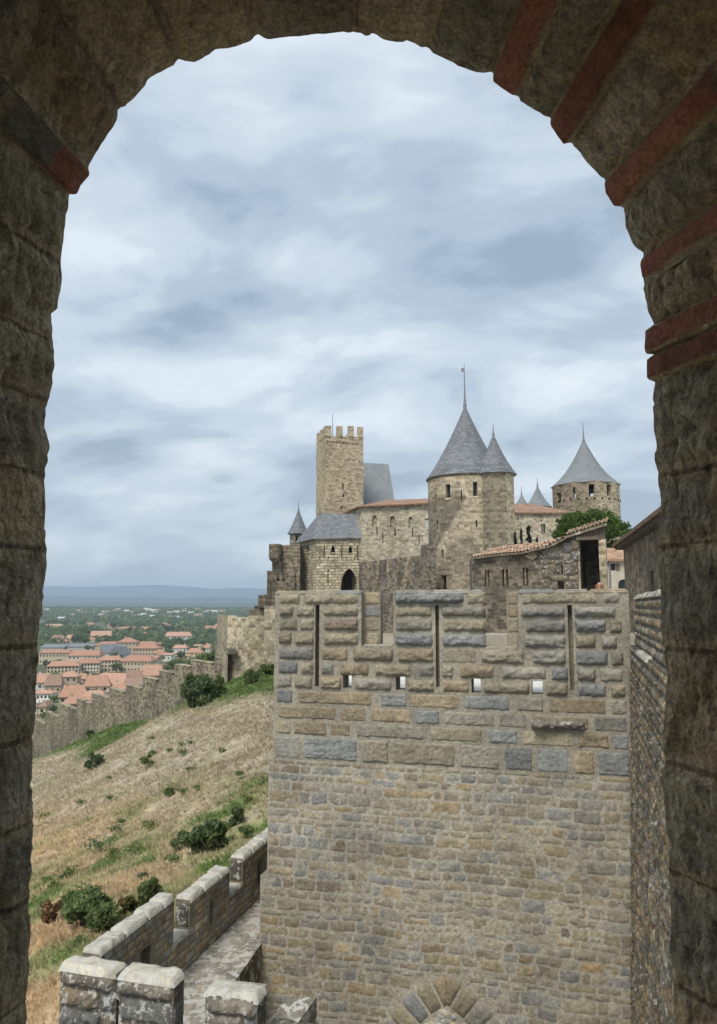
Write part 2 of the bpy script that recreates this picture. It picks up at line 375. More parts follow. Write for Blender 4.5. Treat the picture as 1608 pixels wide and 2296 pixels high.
M['dark'] = plain_mat('dark_opening', (.012, .011, .010), .95)
M['pane'] = plain_mat('window_pane', (.03, .032, .036), .3)
M['shade'] = plain_mat('archway_shade', (.05, .042, .034), .95)  # near-black tone paints the shade inside the gate archway
M['white'] = plain_mat('white_paint', (.75, .75, .73), .6, 0, .06)
M['plaster'] = plain_mat('plaster', (.50, .45, .36), .9, 0, .15, 1.5)
M['lead'] = plain_mat('lead_metal', (.22, .22, .24), .5, .5)
M['wood'] = plain_mat('grey_timber', (.14, .115, .09), .9, 0, .4, 9)
M['houses'] = attr_mat('house_render', 1.2, .10, .0, .01, 3); M['leaf'] = leaf_mat('leaves', .48); M['bark'] = plain_mat('bark', (.08, .06, .045), .95)
M['flat'] = attr_mat('tinted', 3, .12, 0, .01, 5)
# ================================================================== the stone arch we look through
Y1 = 1.5
PROF = [(50, 2420), (53, 2330), (57, 2230), (62, 2100), (60, 2040), (65, 2010), (70, 1900), (75, 1830), (67, 1745), (72, 1640), (80, 1500), (88, 1400), (93, 1310), (103, 1232), (96, 1180), (100, 1090), (105, 1000), (95, 955),
 (104, 920), (113, 840), (121, 815), (117, 755), (112, 705), (126, 690), (131, 650), (134, 600), (132, 560), (140, 500), (150, 452), (153, 433), (168, 433), (176, 412), (196, 390), (197, 370), (210, 345), (228, 315), (244, 290), (260, 268), (262, 243), (272, 238), (304, 206), (322, 185), (327, 172),
 (352, 157), (385, 142), (402, 130), (432, 134), (465, 118), (480, 104), (510, 102), (550, 90), (580, 75), (596, 82), (640, 76), (700, 71), (740, 69), (770, 65), (800, 72), (828, 74), (835, 68), (860, 80), (880, 86), (905, 90), (912, 85), (950, 101),
 (990, 121), (1030, 142), (1070, 156), (1106, 160), (1108, 180), (1148, 206), (1160, 212), (1185, 231), (1215, 247), (1236, 262), (1240, 277), (1268, 318), (1283, 318), (1302, 337), (1328, 366), (1350, 390), (1360, 405), (1362, 430), (1380, 458), (1397, 463),
 (1406, 475), (1408, 505), (1422, 540), (1445, 566), (1439, 590), (1445, 632), (1452, 650), (1458, 690), (1471, 722), (1453, 738), (1452, 792), (1472, 793), (1458, 802), (1457, 850), (1476, 856), (1470, 900), (1467, 960), (1474, 1000), (1479, 1080), (1488, 1162),
 (1477, 1182), (1480, 1250), (1488, 1330), (1486, 1400), (1495, 1500), (1496, 1600), (1490, 1680), (1488, 1740), (1496, 1800), (1505, 1900), (1500, 1935), (1508, 2000), (1510, 2100), (1506, 2130), (1513, 2200), (1515, 2296), (1518, 2420)]
BR = [((1107, 162), (1158, 211)), ((1238, 264), (1276, 318)), ((1360, 404), (1392, 463)), ((1443, 570), (1446, 630)), ((1462, 732), (1453, 792)), ((1460, 803), (1458, 850))]
BRL = [((155, 434), (197, 374))]
pw = np.array([P(x, y, Y1) for x, y in PROF])[:, [0, 2]]
seg = np.r_[0, np.cumsum(np.linalg.norm(np.diff(pw, axis=0), axis=1))]
DS = .0055
sN = int(seg[-1]/DS); sv_ = np.linspace(0, seg[-1], sN)
pr = np.stack([np.interp(sv_, seg, pw[:, 0]), np.interp(sv_, seg, pw[:, 1])], 1)
def s_of(pt):
    q = P(pt[0], pt[1], Y1)[[0, 2]]; return sv_[np.argmin(np.linalg.norm(pr-q, axis=1))]
def smooth(a, k):
    ker = np.hanning(2*k+3)[1:-1]; ker /= ker.sum()
    return np.stack([np.convolve(np.pad(a[:, i], k, mode='edge'), ker, 'valid') for i in range(a.shape[1])], 1)
tg = np.gradient(smooth(pr, 60), axis=0); tg /= np.linalg.norm(tg, axis=1)[:, None]
outw = np.stack([-tg[:, 1], tg[:, 0]], 1)           # away from the opening
# courses along the ring
cuts = []       # (s0, s1, kind)
brs = sorted([(min(s_of(a), s_of(b)), max(s_of(a), s_of(b))) for a, b in BR+BRL])
cur = 0.; rr = random.Random(4)
def fill(a, b):
    L_ = b-a
    if L_ < .015: return
    n = max(1, round(L_/rr.uniform(.16, .19))) if L_ > .6 else max(1, round(L_/.14))
    if n == 1: cuts.append((a, b, 'stone')); return
    e = [a+L_*(i+(rr.uniform(-.2, .2) if 0 < i < n else 0))/n for i in range(n+1)]
    for i in range(n): cuts.append((e[i], e[i+1], 'stone'))
for a, b in brs: fill(cur, a); cuts.append((a, b, 'brick')); cur = b
fill(cur, seg[-1])
tv = np.r_[np.linspace(-.004, .03, 6), np.linspace(.035, .50, 68)]
def arch_part(a, b, kind, idx, mb):
    i0 = max(0, int(a/DS)-1); i1 = min(sN-1, int(b/DS)+1)
    s = sv_[i0:i1+1]; p = pr[i0:i1+1]; o = outw[i0:i1+1]
    Sg, Tg = np.meshgrid(s, tv, indexing='ij')
    right = p[len(p)//2, 0] > 0; sm = (a+b)/2/seg[-1]
    splay = .40 if sm > .55 else (.33 if sm > .40 else .30)
    # joints along the depth
    js = [0.0]
    while js[-1] < .55: js.append(js[-1]+(rr.uniform(.20, .30) if kind == 'brick' else rr.uniform(.13, .34)))
    js = np.array(js); k = np.clip(np.searchsorted(js, Tg, 'right')-1, 0, len(js)-2)
    wob = .007*vnoise(np.stack([Sg*9, Tg*9, Sg*0+idx], -1), 3)
    ds = np.minimum(Sg-a, b-Sg)+wob*.8; dt = np.minimum(Tg-js[k], js[k+1]-Tg)+wob; dt = np.where(Tg < js[1]*.5, 1., dt)
    jam = kind == 'stone' and (sm < .40 or sm > .70)
    g = .017 if jam else (.0085 if kind == 'stone' else .0045)
    e = np.minimum(ds, dt); inside = np.clip((e-g*.55)/(g*1.6), 0, 1); inside = inside*inside*(3-2*inside)
    q = np.stack([p[:, 0][:, None]+0*Tg, p[:, 1][:, None]+0*Tg, Tg], -1)
    rough = .010*fbm(q*np.array([14, 14, 10]), 3, 5)+.0075*fbm(q*50, 3, 9) if kind == 'stone' else .0055*fbm(q*40, 3, 9)+.006*fbm(q*12, 2, 3)
    if kind == 'stone':                              # worn pick marks
        rw_ = np.stack([q[..., 0]*20, q[..., 1]*20, q[..., 2]*46], -1); rw_ = rw_+.8*fbm(q*30, 2, 71)[..., None]
        rough = .6*rough+(.030 if jam else .016)*np.clip(fbm(rw_, 2, 21)-.02, 0, .5)
    sid = rng.random(32)
    bul = .005 if jam else (.009 if kind == 'stone' else .004)
    d = -(bul*inside)+(1-inside)*(.0015 if jam else .007)+rough+(.006*(sid[k]-.5))*inside
    fade = np.clip((Tg-.0)/.03, 0, 1); d = d*(.35+.65*fade)
    r_ = splay*Tg+d
    X = p[:, 0][:, None]+o[:, 0][:, None]*r_; Z = p[:, 1][:, None]+o[:, 1][:, None]*r_
    Pt = np.stack([X, Y1-Tg, Z], -1)
    if kind == 'brick': base = np.array([.34, .14, .09])*(.7+.6*sid[k][..., None])*(1+.3*fbm(q*22, 3, 19)[..., None])
    else:
        pal = np.array([[.40, .345, .245], [.34, .30, .23], [.43, .35, .235], [.31, .285, .225], [.40, .31, .20]])
        pal = pal*np.array([1.06, 1.0, .90])
        base = pal[(sid[k]*4.99).astype(int)]*(.85+.3*sid[(k+7) % 32][..., None])
    if kind == 'brick' and not right:
        base = np.where((Tg < .085)[..., None], base, np.array([.21, .175, .125]))
    mort = np.array([.46, .36, .23])*(1+.25*fbm(q*60, 2, 31)[..., None])
    C = base*inside[..., None]+mort*(1-inside[..., None])
    mb.grid(Pt, C, np.stack([Sg, Tg], -1))
arch = thing('stone_archway', (0, Y1, -1.6), 'dark rough stone window arch with red brick courses, framing the whole view', 'archway')
parts = {}
nb = 0
for idx, (a, b, kind) in enumerate(cuts):
    m_ = (a+b)/2/seg[-1]
    if kind == 'brick':
        mb = MB(); arch_part(a, b, kind, idx, mb); mb.build('brick_course', M['brick'], arch, True)
    else:
        key = 'jamb_a' if m_ < .36 else ('jamb_b' if m_ > .66 else 'vault')
        arch_part(a, b, kind, idx, parts.setdefault(key, MB()))
for key in parts: parts[key].build('jamb' if key[0] == 'j' else 'vault', M['arch'], arch, True)
# outer and inner faces of the thick wall round the opening
mb = MB()
for yy, off, sgn in ((Y1-.003, .012, 1), (Y1-.50, .17, -1)):
    ring = pr[::6]+outw[::6]*off
    ang = np.linspace(0, 1, len(ring)); big = []
    for i, q in enumerate(ring):
        c = np.array([-.02, .1]); d = q-c; d = d/np.linalg.norm(d); t = min(1.9/max(abs(d[0]), 1e-6), 1.75/max(abs(d[1]), 1e-6)); big.append(c+d*t)
    big = np.array(big)
    g = np.stack([np.stack([ring[:, 0], 0*ring[:, 0]+yy, ring[:, 1]], 1), np.stack([big[:, 0], 0*ring[:, 0]+yy, big[:, 1]], 1)], 1)
    mb.grid(g, (.22, .19, .145))
mb.build('wall_face', M['rubble'], arch)
# unseen room behind the opening, added and shaped to dim the arch
mb = MB(); cc = (.22, .19, .14)
mb.box((-2.3, -3.2, -1.9), (2.3, Y1-.05, -1.62), (.09, .08, .06)); struct(mb.build('unseen_chamber_floor', M['rubble']))
mb = MB(); mb.box((-2.3, -3.2, 1.66), (2.3, Y1-.02, 2.1), (.12, .10, .08)); struct(mb.build('unseen_chamber_ceiling', M['rubble']))
mb = MB()
for a, b in ((-2.3, -1.78), (1.78, 2.3)): mb.box((a, -3.2, -1.62), (b, Y1-.02, 1.66), cc)
mb.box((-1.78, -3.2, .70), (1.78, -2.8, 1.66), cc); mb.box((-1.78, -3.2, -1.62), (1.78, -2.8, -1.0), cc)
mb.box((-.9, Y1-.9, -1.62), (.9, Y1-.01, -1.27), cc)
struct(mb.build('unseen_chamber_walls', M['rubble']))

# ================================================================== battlemented wall in front
RC = np.array([5.81, 16.0, 0]); LC = np.array([-2.03, 18.1, 0])
FW = Fr(LC, RC-LC)                    # u from its left corner, n towards us
WL = float(np.linalg.norm(RC-LC))
def cu(cx, cy=300): return FW.hit((880+cx*.852)/1.4925, (1950+cy*.852)/1.4925)[0]
def cv(cy, cx=60): return FW.hit((880+cx*.852)/1.4925, (1950+cy*.852)/1.4925)[1]
ROWV = [cv(y) for y in (38, 88, 135, 190, 245, 305, 360, 415, 475, 535, 595, 690)]
front = thing('battlement_wall', FW(WL/2, -9, 0), 'large grey brown stone wall with three merlons and arrow slits facing the arch', 'wall')
BLK = np.array([[.30, .265, .195], [.27, .235, .165], [.25, .235, .20], [.31, .25, .165], [.235, .235, .225], [.28, .255, .205], [.33, .285, .20]])
BLUE = np.array([[.245, .245, .225], [.225, .23, .215], [.27, .268, .24]])
def stone_col(r, blue=.14, orange=.0, brown=.06):
    x = r.random()
    if x < blue: c = BLUE[r.randrange(3)]
    elif x < blue+orange: c = np.array([.35, .26, .145])
    elif x < blue+orange+brown: c = np.array([.215, .17, .125])
    else: c = BLK[r.randrange(len(BLK))]
    return np.clip(c*r.uniform(.82, 1.18), 0, 1)
def block(mb, fr, u0, u1, v0, v1, boss, col, r, base=0., res=.024, margin=.03, rnd=.07, rough=1., round_=.35):
    """one dressed stone whose rock face stands out of the wall"""
    w, h = u1-u0, v1-v0; nx = max(6, int(w/res)); ny = max(6, int(h/res))
    us = np.r_[0, np.linspace(.06, .94, nx-1), 1]*w; vs = np.r_[0, np.linspace(.09, .91, ny-1), 1]*h
    U_, V_ = np.meshgrid(us, vs, indexing='ij'); sd = r.random()*100
    q = np.stack([U_*1.0+sd, V_*1.0+sd*.7, U_*0+sd], -1)
    ed = np.minimum(np.minimum(U_, w-U_), np.minimum(V_, h-V_))
    edn = ed+(margin*.30+.022)*fbm(q*9, 3, 4)+.012*fbm(q*26, 2, 6)
    k = np.clip((edn-margin)/rnd, 0, 1); k = np.sqrt(k*(2-k))
    vn = V_/h; drum = 1-round_*(2*vn-1)**2
    face = np.abs(fbm(q*np.array([5, 8, 1]), 3, 2))*1.6-.35
    tilt_ = (r.random()-.5)*.5*(2*vn-1)+(r.random()-.5)*.3*(2*U_/w-1)
    n = base+boss*k*drum*(1+.45*fbm(q*4.5, 2, 8)+tilt_)-rough*boss*.55*k*face+.010*fbm(q*24, 3, 3)*np.clip(rough, 0, 1)
    n[0, :] = n[-1, :] = -.05; n[:, 0] = n[:, -1] = -.05
    cmod = 1+.22*fbm(q*6, 3, 12); C = np.clip(col[None, None]*cmod[..., None], 0, 1)
    mb.grid(fr(u0+U_, v0+V_, n), C, np.stack([u0+U_, v0+V_], -1))
G1 = (445, 513); G2 = (885, 965)
ctop, csill = cv(36, 300), cv(246, 300)
u_g1 = (cu(387), cu(513)); u_g2 = (cu(868), cu(1008))
J1, J2 = .40, .27
holes = [(cu(a, 390), cu(b, 390), cv(d, x), cv(c, x)) for a, b, c, d, x in ((315, 349, 361, 415, 330), (522, 559, 368, 423, 540), (819, 855, 377, 434, 835), (1056, 1098, 386, 441, 1075))]
slits = [(cu(205), cu(221), cv(408, 212), cv(88, 212)), (cu(679), cu(694), cv(412, 686), cv(88, 686)), (cu(1203), cu(1221), cv(425, 1212), cv(88, 1212))]
vtop = cv(36, 60); vt2 = cv(33, 700)
usl = [0, WL]; vsl = [-11.2, -3.3, vtop, csill]
for h in holes+slits: usl += h[:2]; vsl += h[2:]
usl += list(u_g1)+list(u_g2)
def solid_front(u, v):
    if inr(u, v, holes) or inr(u, v, slits): return False
    return not (v > csill and (u_g1[0] < u < u_g1[1] or u_g2[0] < u < u_g2[1]))
def solid_back(u, v):
    if inr(u, v, holes): return False
    return not (v > csill and (u_g1[0]+J1 < u < u_g1[1] or u_g2[0] < u < u_g2[1]-J2))
MORT = (.37, .335, .27)
mb = MB(); slab(mb, FW, usl, vsl, solid_front, .25, (.30, .27, .21))
slab(mb, FW, usl+[u_g1[0]+J1, u_g2[1]-J2], vsl, solid_back, .25, (.27, .24, .18), n0=-.254)
# mass of the tower under the wall walk, with two footings stepping out on the left
mb.hexa([FW(0.02, -11, -.52), FW(WL+.4, -11, -.52), FW(WL+.4, -11, -6), FW(.02, -11, -6), FW(.02, -2.5, -.52), FW(WL+.4, -2.5, -.52), FW(WL+.4, -2.5, -6), FW(.02, -2.5, -6)], (.2, .18, .14))
uA = FW.hit(601, 1830)[0]; vA = FW.hit(601, 1708)[1]; uB = FW.hit(583, 2050)[0]; vB = FW.hit(583, 1962)[1]
for u0, vt in ((uA, vA), (uB, vB)):
    mb.hexa([FW(u0, -11, -.012), FW(.01, -11, -.012), FW(.01, -11, -5.9), FW(u0, -11, -5.9), FW(u0, vt, -.012), FW(.01, vt, -.012), FW(.01, vt, -5.9), FW(u0, vt, -5.9)], (.24, .21, .16))
mb.build('wall_body', M['rubble'], front)
# dressed courses
r = random.Random(5)
ROWS = [[(58, 148), (152, 383), (515, 800, 'cap'), (803, 882), (1012, 1336), (1340, 1418)],
 [(60, 122), (127, 204), (230, 380), (515, 672), (698, 880), (1013, 1198), (1222, 1400)],
 [(60, 138), (141, 204), (234, 380), (515, 672), (705, 880), (1030, 1198), (1224, 1357), (1361, 1420)],
 [(58, 116), (120, 204), (234, 380), (515, 674), (700, 880), (1022, 1198), (1224, 1315), (1326, 1400)],
 [(58, 204), (226, 338), (347, 518), (523, 676), (697, 846, 'flat'), (850, 1032), (1052, 1196), (1224, 1362), (1364, 1422)],
 [(58, 143), (147, 204), (226, 283), (298, 422), (436, 584), (606, 676), (698, 752), (766, 912), (930, 1118), (1126, 1202), (1226, 1310), (1314, 1420)],
 [(56, 118), (121, 200), (224, 312), (352, 512), (562, 676), (698, 814), (858, 1052), (1101, 1200), (1226, 1350), (1356, 1424)],
 [(54, 122), (128, 440), (458, 568), (573, 776), (782, 974), (986, 1102), (1106, 1352, 'flat'), (1356, 1426)],
 [(52, 298), (302, 410, 'flat'), (414, 584), (588, 696), (700, 912), (916, 1034, 'flat'), (1038, 1280), (1284, 1426, 'flat')],
 [(50, 116), (119, 256), (260, 347), (355, 640), (645, 867), (874, 1000), (1004, 1216, 'flat'), (1220, 1352), (1356, 1428, 'flat')],
 [(48, 152, 'flat'), (157, 378), (384, 496), (500, 758), (764, 926), (934, 1052), (1058, 1192, 'flat'), (1200, 1290), (1294, 1430)]]
mer = [MB(), MB(), MB()]; body = MB()
for k, row in enumerate(ROWS):
    v1, v0 = ROWV[k], ROWV[k+1]
    for b in row:
        yy = (1950+0)/1; u0, u1 = cu(b[0]), cu(b[1]); fl = b[2] if len(b) > 2 else ''
        bo = {0: .06, 1: .085, 2: .085, 3: .085, 4: .08, 5: .08, 6: .07}.get(k, .028)*r.uniform(.75, 1.25)
        kw = dict(margin=.028, rnd=.09)
        if k >= 7: kw = dict(margin=.03, rnd=.03, round_=.1, rough=1.4)
        if fl == 'flat': bo, kw = .01, dict(margin=.015, rnd=.02, round_=0)
        if fl == 'cap': bo = .15
        tgt = body if k >= 4 else mer[0 if b[0] < 450 else (1 if b[0] < 900 else 2)]
        gap = .012
        c = stone_col(r, .06, .0, .04)*(1.0 if k < 7 else 1.02)
        block(tgt, FW, u0+gap, u1-gap, v0+gap, v1-gap, bo, c, r, **kw)
# crenel jambs, sills and coping slabs
for (u, d, w) in ((u_g1[0], 1, J1), (u_g2[1], -1, J2)):
    for k in range(4):
        v1, v0 = ROWV[k], ROWV[k+1]; a, b = (u+.02, u+w-.02) if d > 0 else (u-w+.02, u-.02)
        a2, b2 = min(a, b), max(a, b)
        if k == 0: v1 = vtop
        block(mer[0 if d > 0 else 2], Fr(FW(0, 0, -.25), FW.U), a2, b2, v0+.01, v1-.01, .012, stone_col(r, .1)*1.12, r, margin=.01, rnd=.02, round_=0)
for k, (a, b) in enumerate(((.0, u_g1[0]), (u_g1[1], u_g2[0]), (u_g2[1], WL))):
    x = a
    while x < b-.05:
        w = min(r.uniform(.5, 1.0), b-x); w = b-x if b-x-w < .25 else w
        if w > .1:
            fr_ = Fr(FW(0, vtop, -.25), FW.U, -FW.N, (0, 0, 1))
            block(mer[k], fr_, x+.008, x+w-.008, -.27, .26, .03, stone_col(r, .1)*1.15, r, margin=.01, rnd=.05, res=.07, round_=.1)
        x += w
for a, b in (u_g1, u_g2):
    block(body, Fr(FW(0, csill, -.25), FW.U, -FW.N, (0, 0, 1)), a+.01, b-.01, -.25, .25, .03, np.array([.36, .32, .25]), r, margin=.01, rnd=.03, res=.06, round_=0)
for m_ in mer: m_.build('merlon', M['block'], front, True)
body.build('dressed_stone', M['block'], front, True)
# the small projecting ledge
mb = MB(); lu0, lu1 = cu(1052, 560), cu(1268, 560); lv0, lv1 = cv(578, 1160), cv(537, 1160)
fr_ = Fr(FW(0, 0, .02), FW.U); block(mb, fr_, lu0, lu1, lv0, lv1, .20, np.array([.23, .20, .16]), r, margin=.0, rnd=.09, rough=.5)
mb.build('ledge', M['lichenwall'], front, True)
# rubble masonry below
acx, acv = FW.hit(1001, 2181)      # apex of the relieving arch
def arc_v(du, Rr, c=1.0): return math.sqrt(max(Rr*Rr-(abs(du)+c)**2, 0))-math.sqrt(Rr*Rr-c*c)
def in_arch(u, v): return v < acv+arc_v(u-acx, 2.75)+.05 if abs(u-acx) < 1.72 else False
mb = MB(); v = ROWV[-1]-.005; k = 0; rr = random.Random(9)
def wav(u, v): return .035*float(vnoise(np.array([[u*.9, v*.6, 2.]]), 6)[0])+.018*float(vnoise(np.array([[u*3., v*2., 4.]]), 7)[0])
while v > -10.6:
    h = rr.choice([.14, .17, .19, .20, .22, .24, .27]); 
    if k == 0: h = .12
    ul = .0 if v > vA else (uA if v > vB else uB); u = ul+.005
    while u < WL-.03:
        w = rr.uniform(.20, .62)*(1.25 if rr.random() < .15 else 1)
        if u-ul < .05 and k % 2 == 0: w = rr.uniform(.5, .85)
        if WL-u-w < .14: w = WL-u
        m = (u+w/2, v-h/2)
        if not in_arch(*m):
            hh = h
            dbl = rr.random() < .16 and h < .1
            parts_ = [(0, .5), (.5, 1)] if (rr.random() < .10 and h > .24) else [(0, 1)]
            for pa, pb in parts_:
                j = lambda: rr.uniform(-.008, .008)
                g = rr.uniform(.004, .012)
                cs = [(u+g+j(), v-h*pb+g*.8+j()), (u+w-g+j(), v-h*pb+g*.8+j()), (u+w-g+j(), v-h*pa-g*.8+j()), (u+g+j(), v-h*pa-g*.8+j())]
                c = (stone_col(rr, .10, .010, .05)*.72+.28*np.array([.275, .25, .195]))
                if rr.random() < .3: c = c*np.array([1.05, .98, .88])
                nn = rr.uniform(.010, .018)
                # subdivided face, ragged edge
                nx = max(4, int(w/.05)); ny = max(3, int(h*(pb-pa)/.045))
                a = np.linspace(0, 1, nx+1)[:, None]; b = np.linspace(0, 1, ny+1)[None]
                U_ = (cs[0][0]*(1-a)+cs[1][0]*a)*(1-b)+(cs[3][0]*(1-a)+cs[2][0]*a)*b
                V_ = (cs[0][1]*(1-a)+cs[1][1]*a)*(1-b)+(cs[3][1]*(1-a)+cs[2][1]*a)*b
                q = np.stack([U_, V_, U_*0+k], -1)
                U2 = U_+.006*fbm(q*14, 2, 3); V2 = V_+.006*fbm(q*14, 2, 13)
                # sag of the courses
                V2 = V2+.035*vnoise(np.stack([U_*.9, V_*.6, U_*0+2], -1), 6)+.018*vnoise(np.stack([U_*3, V_*2, U_*0+4], -1), 7)*(1 if k else .3)
                n_ = nn+.018*fbm(q*10, 3, 5)
                for sl in (np.s_[0, :], np.s_[-1, :], np.s_[:, 0], np.s_[:, -1]): n_[sl] = .003
                mb.grid(FW(U2, V2, n_), np.clip(c[None, None]*(1+.22*fbm(q*7, 2, 8))[..., None], 0, 1), np.stack([U_, V_], -1))
        u += w
    v -= h; k += 1
mb.build('rubble_masonry', M['rubble'], front, True)
mb = MB(); slab(mb, FW, [uB, uA, 0, WL], [-10.9, vB, vA, ROWV[-1]], lambda u, v: (u > 0) or (u > uA and v < vA) or (v < vB), .02, MORT, n0=.007, back=False, edges=False)
mb.build('mortar_bed', M['rubble'], front)
# pointed arch ring over the doorway and its rough infill
ring = MB(); nv = 9; fri = Fr(FW(0, 0, 0), FW.U)
for sgn in (-1, 1):
    for i in range(6):
        a0, a1 = i*.36, (i+1)*.36-.012
        def pt(d, Rr): return (acx+sgn*d, acv+arc_v(d, Rr))
        Ro, Ri, c = 2.75, 2.12, 1.0
        y0 = acv-math.sqrt(Ro*Ro-c*c)
        def pol(th, Rr): return (acx+sgn*(Rr*math.sin(th)-c), y0+Rr*math.cos(th))
        th0 = math.asin(c/Ro); 
        t0 = th0+i*.155; t1 = th0+(i+1)*.155-.005
        gr = np.zeros((7, 7, 2)); 
        for x in range(7):
            for y in range(7):
                t = t0+(t1-t0)*x/6; Rr = Ri+(Ro-Ri)*y/6
                uu, vv = pol(t, Rr)
                if sgn*(uu-acx) < 0: uu = acx
                gr[x, y] = (uu, vv)
        nn = np.full((7, 7), .055); q = np.dstack([gr, np.zeros((7, 7))]); nn += .02*fbm(q*6, 2, i)
        nn[0] = nn[-1] = nn[:, 0] = nn[:, -1] = -.02
        if sgn < 0: gr = gr[::-1]; nn = nn[::-1]
        c_ = BLK[r.randrange(7)]*r.uniform(.95, 1.08)
        ring.grid(fri(gr[..., 0], gr[..., 1], nn), c_)
ring.build('door_arch', M['block'], front, True)
mb = MB()
for _ in range(240):
    d = r.uniform(-1.2, 1.2); vv = r.uniform(-1.9, -.45)
    lim = -(math.sqrt(2.75**2-1)-math.sqrt(2.12**2-(abs(d)+1)**2)) if abs(d)+1 < 2.1 else -9
    if vv > lim-.02: continue
    s = r.uniform(.05, .12); th = np.linspace(0, 2*math.pi, 8)[:-1]; c = stone_col(r, .3)*1.5
    pts = [FW(acx+d+s*1.3*math.cos(t)*r.uniform(.8, 1.2), acv+vv+s*math.sin(t)*r.uniform(.8, 1.2), .012) for t in th]; ctr = FW(acx+d, acv+vv, .05)
    for i in range(7): mb.tri(ctr, pts[i], pts[(i+1) % 7], c)
mb.build('arch_infill', M['rubble'], front)
# ================================================================== right-hand curtain wall running towards us
QA = np.array([5.79, 15.95, 0]); QB = np.array([1.95, 3.2, 0])
RW = Fr(QB, QA-QB, (0, 0, 1), None); RL = float(np.linalg.norm(QA-QB))
if RW.N[0] > 0: RW = Fr(QB, QA-QB, (0, 0, 1), -RW.N)
RW.V = RW.V+RW.N*-.040; RW.O = RW.O+RW.N*-.035
sidew = thing('curtain_wall', RW(RL/2, -9, 0), 'dark lichen spotted wall seen edge on beside the right arch jamb', 'wall')
def side_stones(mb, fr, u0, u1, v0, v1, seed, hr=(.10, .2), wr=(.15, .45), dk=1., brick=.012):
    rr = random.Random(seed); v = v0
    while v < v1-.03:
        h = min(rr.uniform(*hr), v1-v); h = v1-v if v1-v-h < .06 else h
        u = u0
        while u < u1-.02:
            w = min(rr.uniform(*wr), u1-u); w = u1-u if u1-u-w < .08 else w
            g = .008; c = stone_col(rr, .12, 0, .12)*np.array([.72, .64, .53])*dk
            if rr.random() < brick: c = np.array([.26, .09, .055])
            nx = max(3, int(w/.06)); ny = max(3, int(h/.05))
            a, b = np.meshgrid(np.linspace(u+g, u+w-g, nx+1), np.linspace(v+g, v+h-g, ny+1), indexing='ij')
            q = np.stack([a, b, a*0+seed], -1); n = rr.uniform(.01, .05)+.02*fbm(q*8, 3, 3)
            n[0] = n[-1] = n[:, 0] = n[:, -1] = -.02
            mb.grid(fr(a+.006*fbm(q*12, 1, 2), b+.006*fbm(q*12, 1, 4), n), np.clip(c[None, None]*(1+.3*fbm(q*7, 2, 8))[..., None], 0, 1), np.stack([a, b], -1))
            u += w
        v += h
ledz = -.83
mb = MB(); side_stones(mb, RW, 3.0, RL, -10.2, ledz, 21, dk=1.3); mb.build('rubble_masonry', M['sidewall'], sidew, True)
mb = MB(); side_stones(mb, Fr(RW(0, 0, -.09), RW.U, RW.V, RW.N), 3.0, RL-.05, ledz, .18, 22, dk=1.75, brick=.0); mb.build('parapet', M['lichenwall'], sidew, True)
mb = MB()
mb.hexa([RW(0, -11, 0), RW(0, -11, -1.2), RW(RL, -11, -1.2), RW(RL, -11, 0), RW(0, ledz, 0), RW(0, ledz, -1.2), RW(RL, ledz, -1.2), RW(RL, ledz, 0)], (.13, .115, .09))
mb.hexa([RW(0, ledz+.003, -.09), RW(0, ledz+.003, -.8), RW(RL, ledz+.003, -.8), RW(RL, ledz+.003, -.09), RW(0, .18, -.09), RW(0, .18, -.8), RW(RL, .18, -.8), RW(RL, .18, -.09)], (.13, .115, .09))
mb.build('wall_body', M['sidewall'], sidew)
mb = MB(); u = 3.0; r = random.Random(3)
while u < RL-.1:
    w = min(r.uniform(.4, .9), RL-u)
    block(mb, Fr(RW(0, .185, -.45), -RW.U, RW.N, (0, 0, 1)), -(u+w-.01), -(u+.01), -.34, .40, .05, np.array([.30, .27, .21])*r.uniform(.7, 1.2), r, margin=.01, rnd=.05, res=.08)
    if r.random() < .35: lm_ = MB(); block(lm_, Fr(RW(0, ledz, -.05), -RW.U, RW.N, (0, 0, 1)), -(u+w-.01), -(u+.01), -.05, .10, .035, np.array([.34, .31, .25])*r.uniform(.7, 1.2), r, margin=.01, rnd=.05, res=.08); lm_.build('ledge_stone', M['coping'], sidew, True)
    u += w
mb.build('coping', M['coping'], sidew, True)
# wall walk behind the battlements
mb = MB(); wz = -2.02
mb.hexa([FW(-.2, -2.6, -.54), FW(WL+.4, -2.6, -.54), FW(WL+.4, -2.6, -5.6), FW(-.0, -2.6, -5.6), FW(.02, wz, -.54), FW(WL+.4, wz, -.54), FW(WL+.4, wz, -5.6), FW(.02, wz, -5.6)], (.62, .60, .55))
struct(mb.build('wall_walk', M['flat']))
# ================================================================== terrain
WA, WB = np.array([-16.9, 73.0]), np.array([-54.6, 125.0])        # foot of the outer wall
CT = [P(600, 1850, 22), P(600, 1700, 30), P(605, 1600, 40), P(612, 1525, 55), P(560, 1500, 60), P(510, 1535, 60), P(80, 1830, 41), P(80, 1700, 123), P(250, 1640, 82), P(420, 1582, 73),
      P(206, 1650, 99), P(60, 2200, 14.8), P(60, 2000, 25), P(350, 2020, 18), P(130, 2250, 14.9), P(480, 1960, 20.5), P(300, 1800, 33), P(500, 1540, 62), P(200, 2160, 15.3), P(160, 1740, 70),
      (-5.2, 11, -9.0), (-9, 8, -11), (-14, 12, -12.5), (-3, 9, -10.5), (0, 20, -6.6), (8, 25, -3.2), (0, 60, -5), (10, 60, -3), (-4, 80, -6), (-90, 130, -34), (-60, 60, -27), (-45, 30, -22), (-30, 18, -17)]
CT = np.array([np.asarray(c, float) for c in CT])
def _tps(r2): return np.where(r2 > 0, r2*np.log(r2+1e-9), 0)
_n = len(CT); _A = np.zeros((_n+3, _n+3)); _d2 = ((CT[:, None, :2]-CT[None, :, :2])**2).sum(-1)
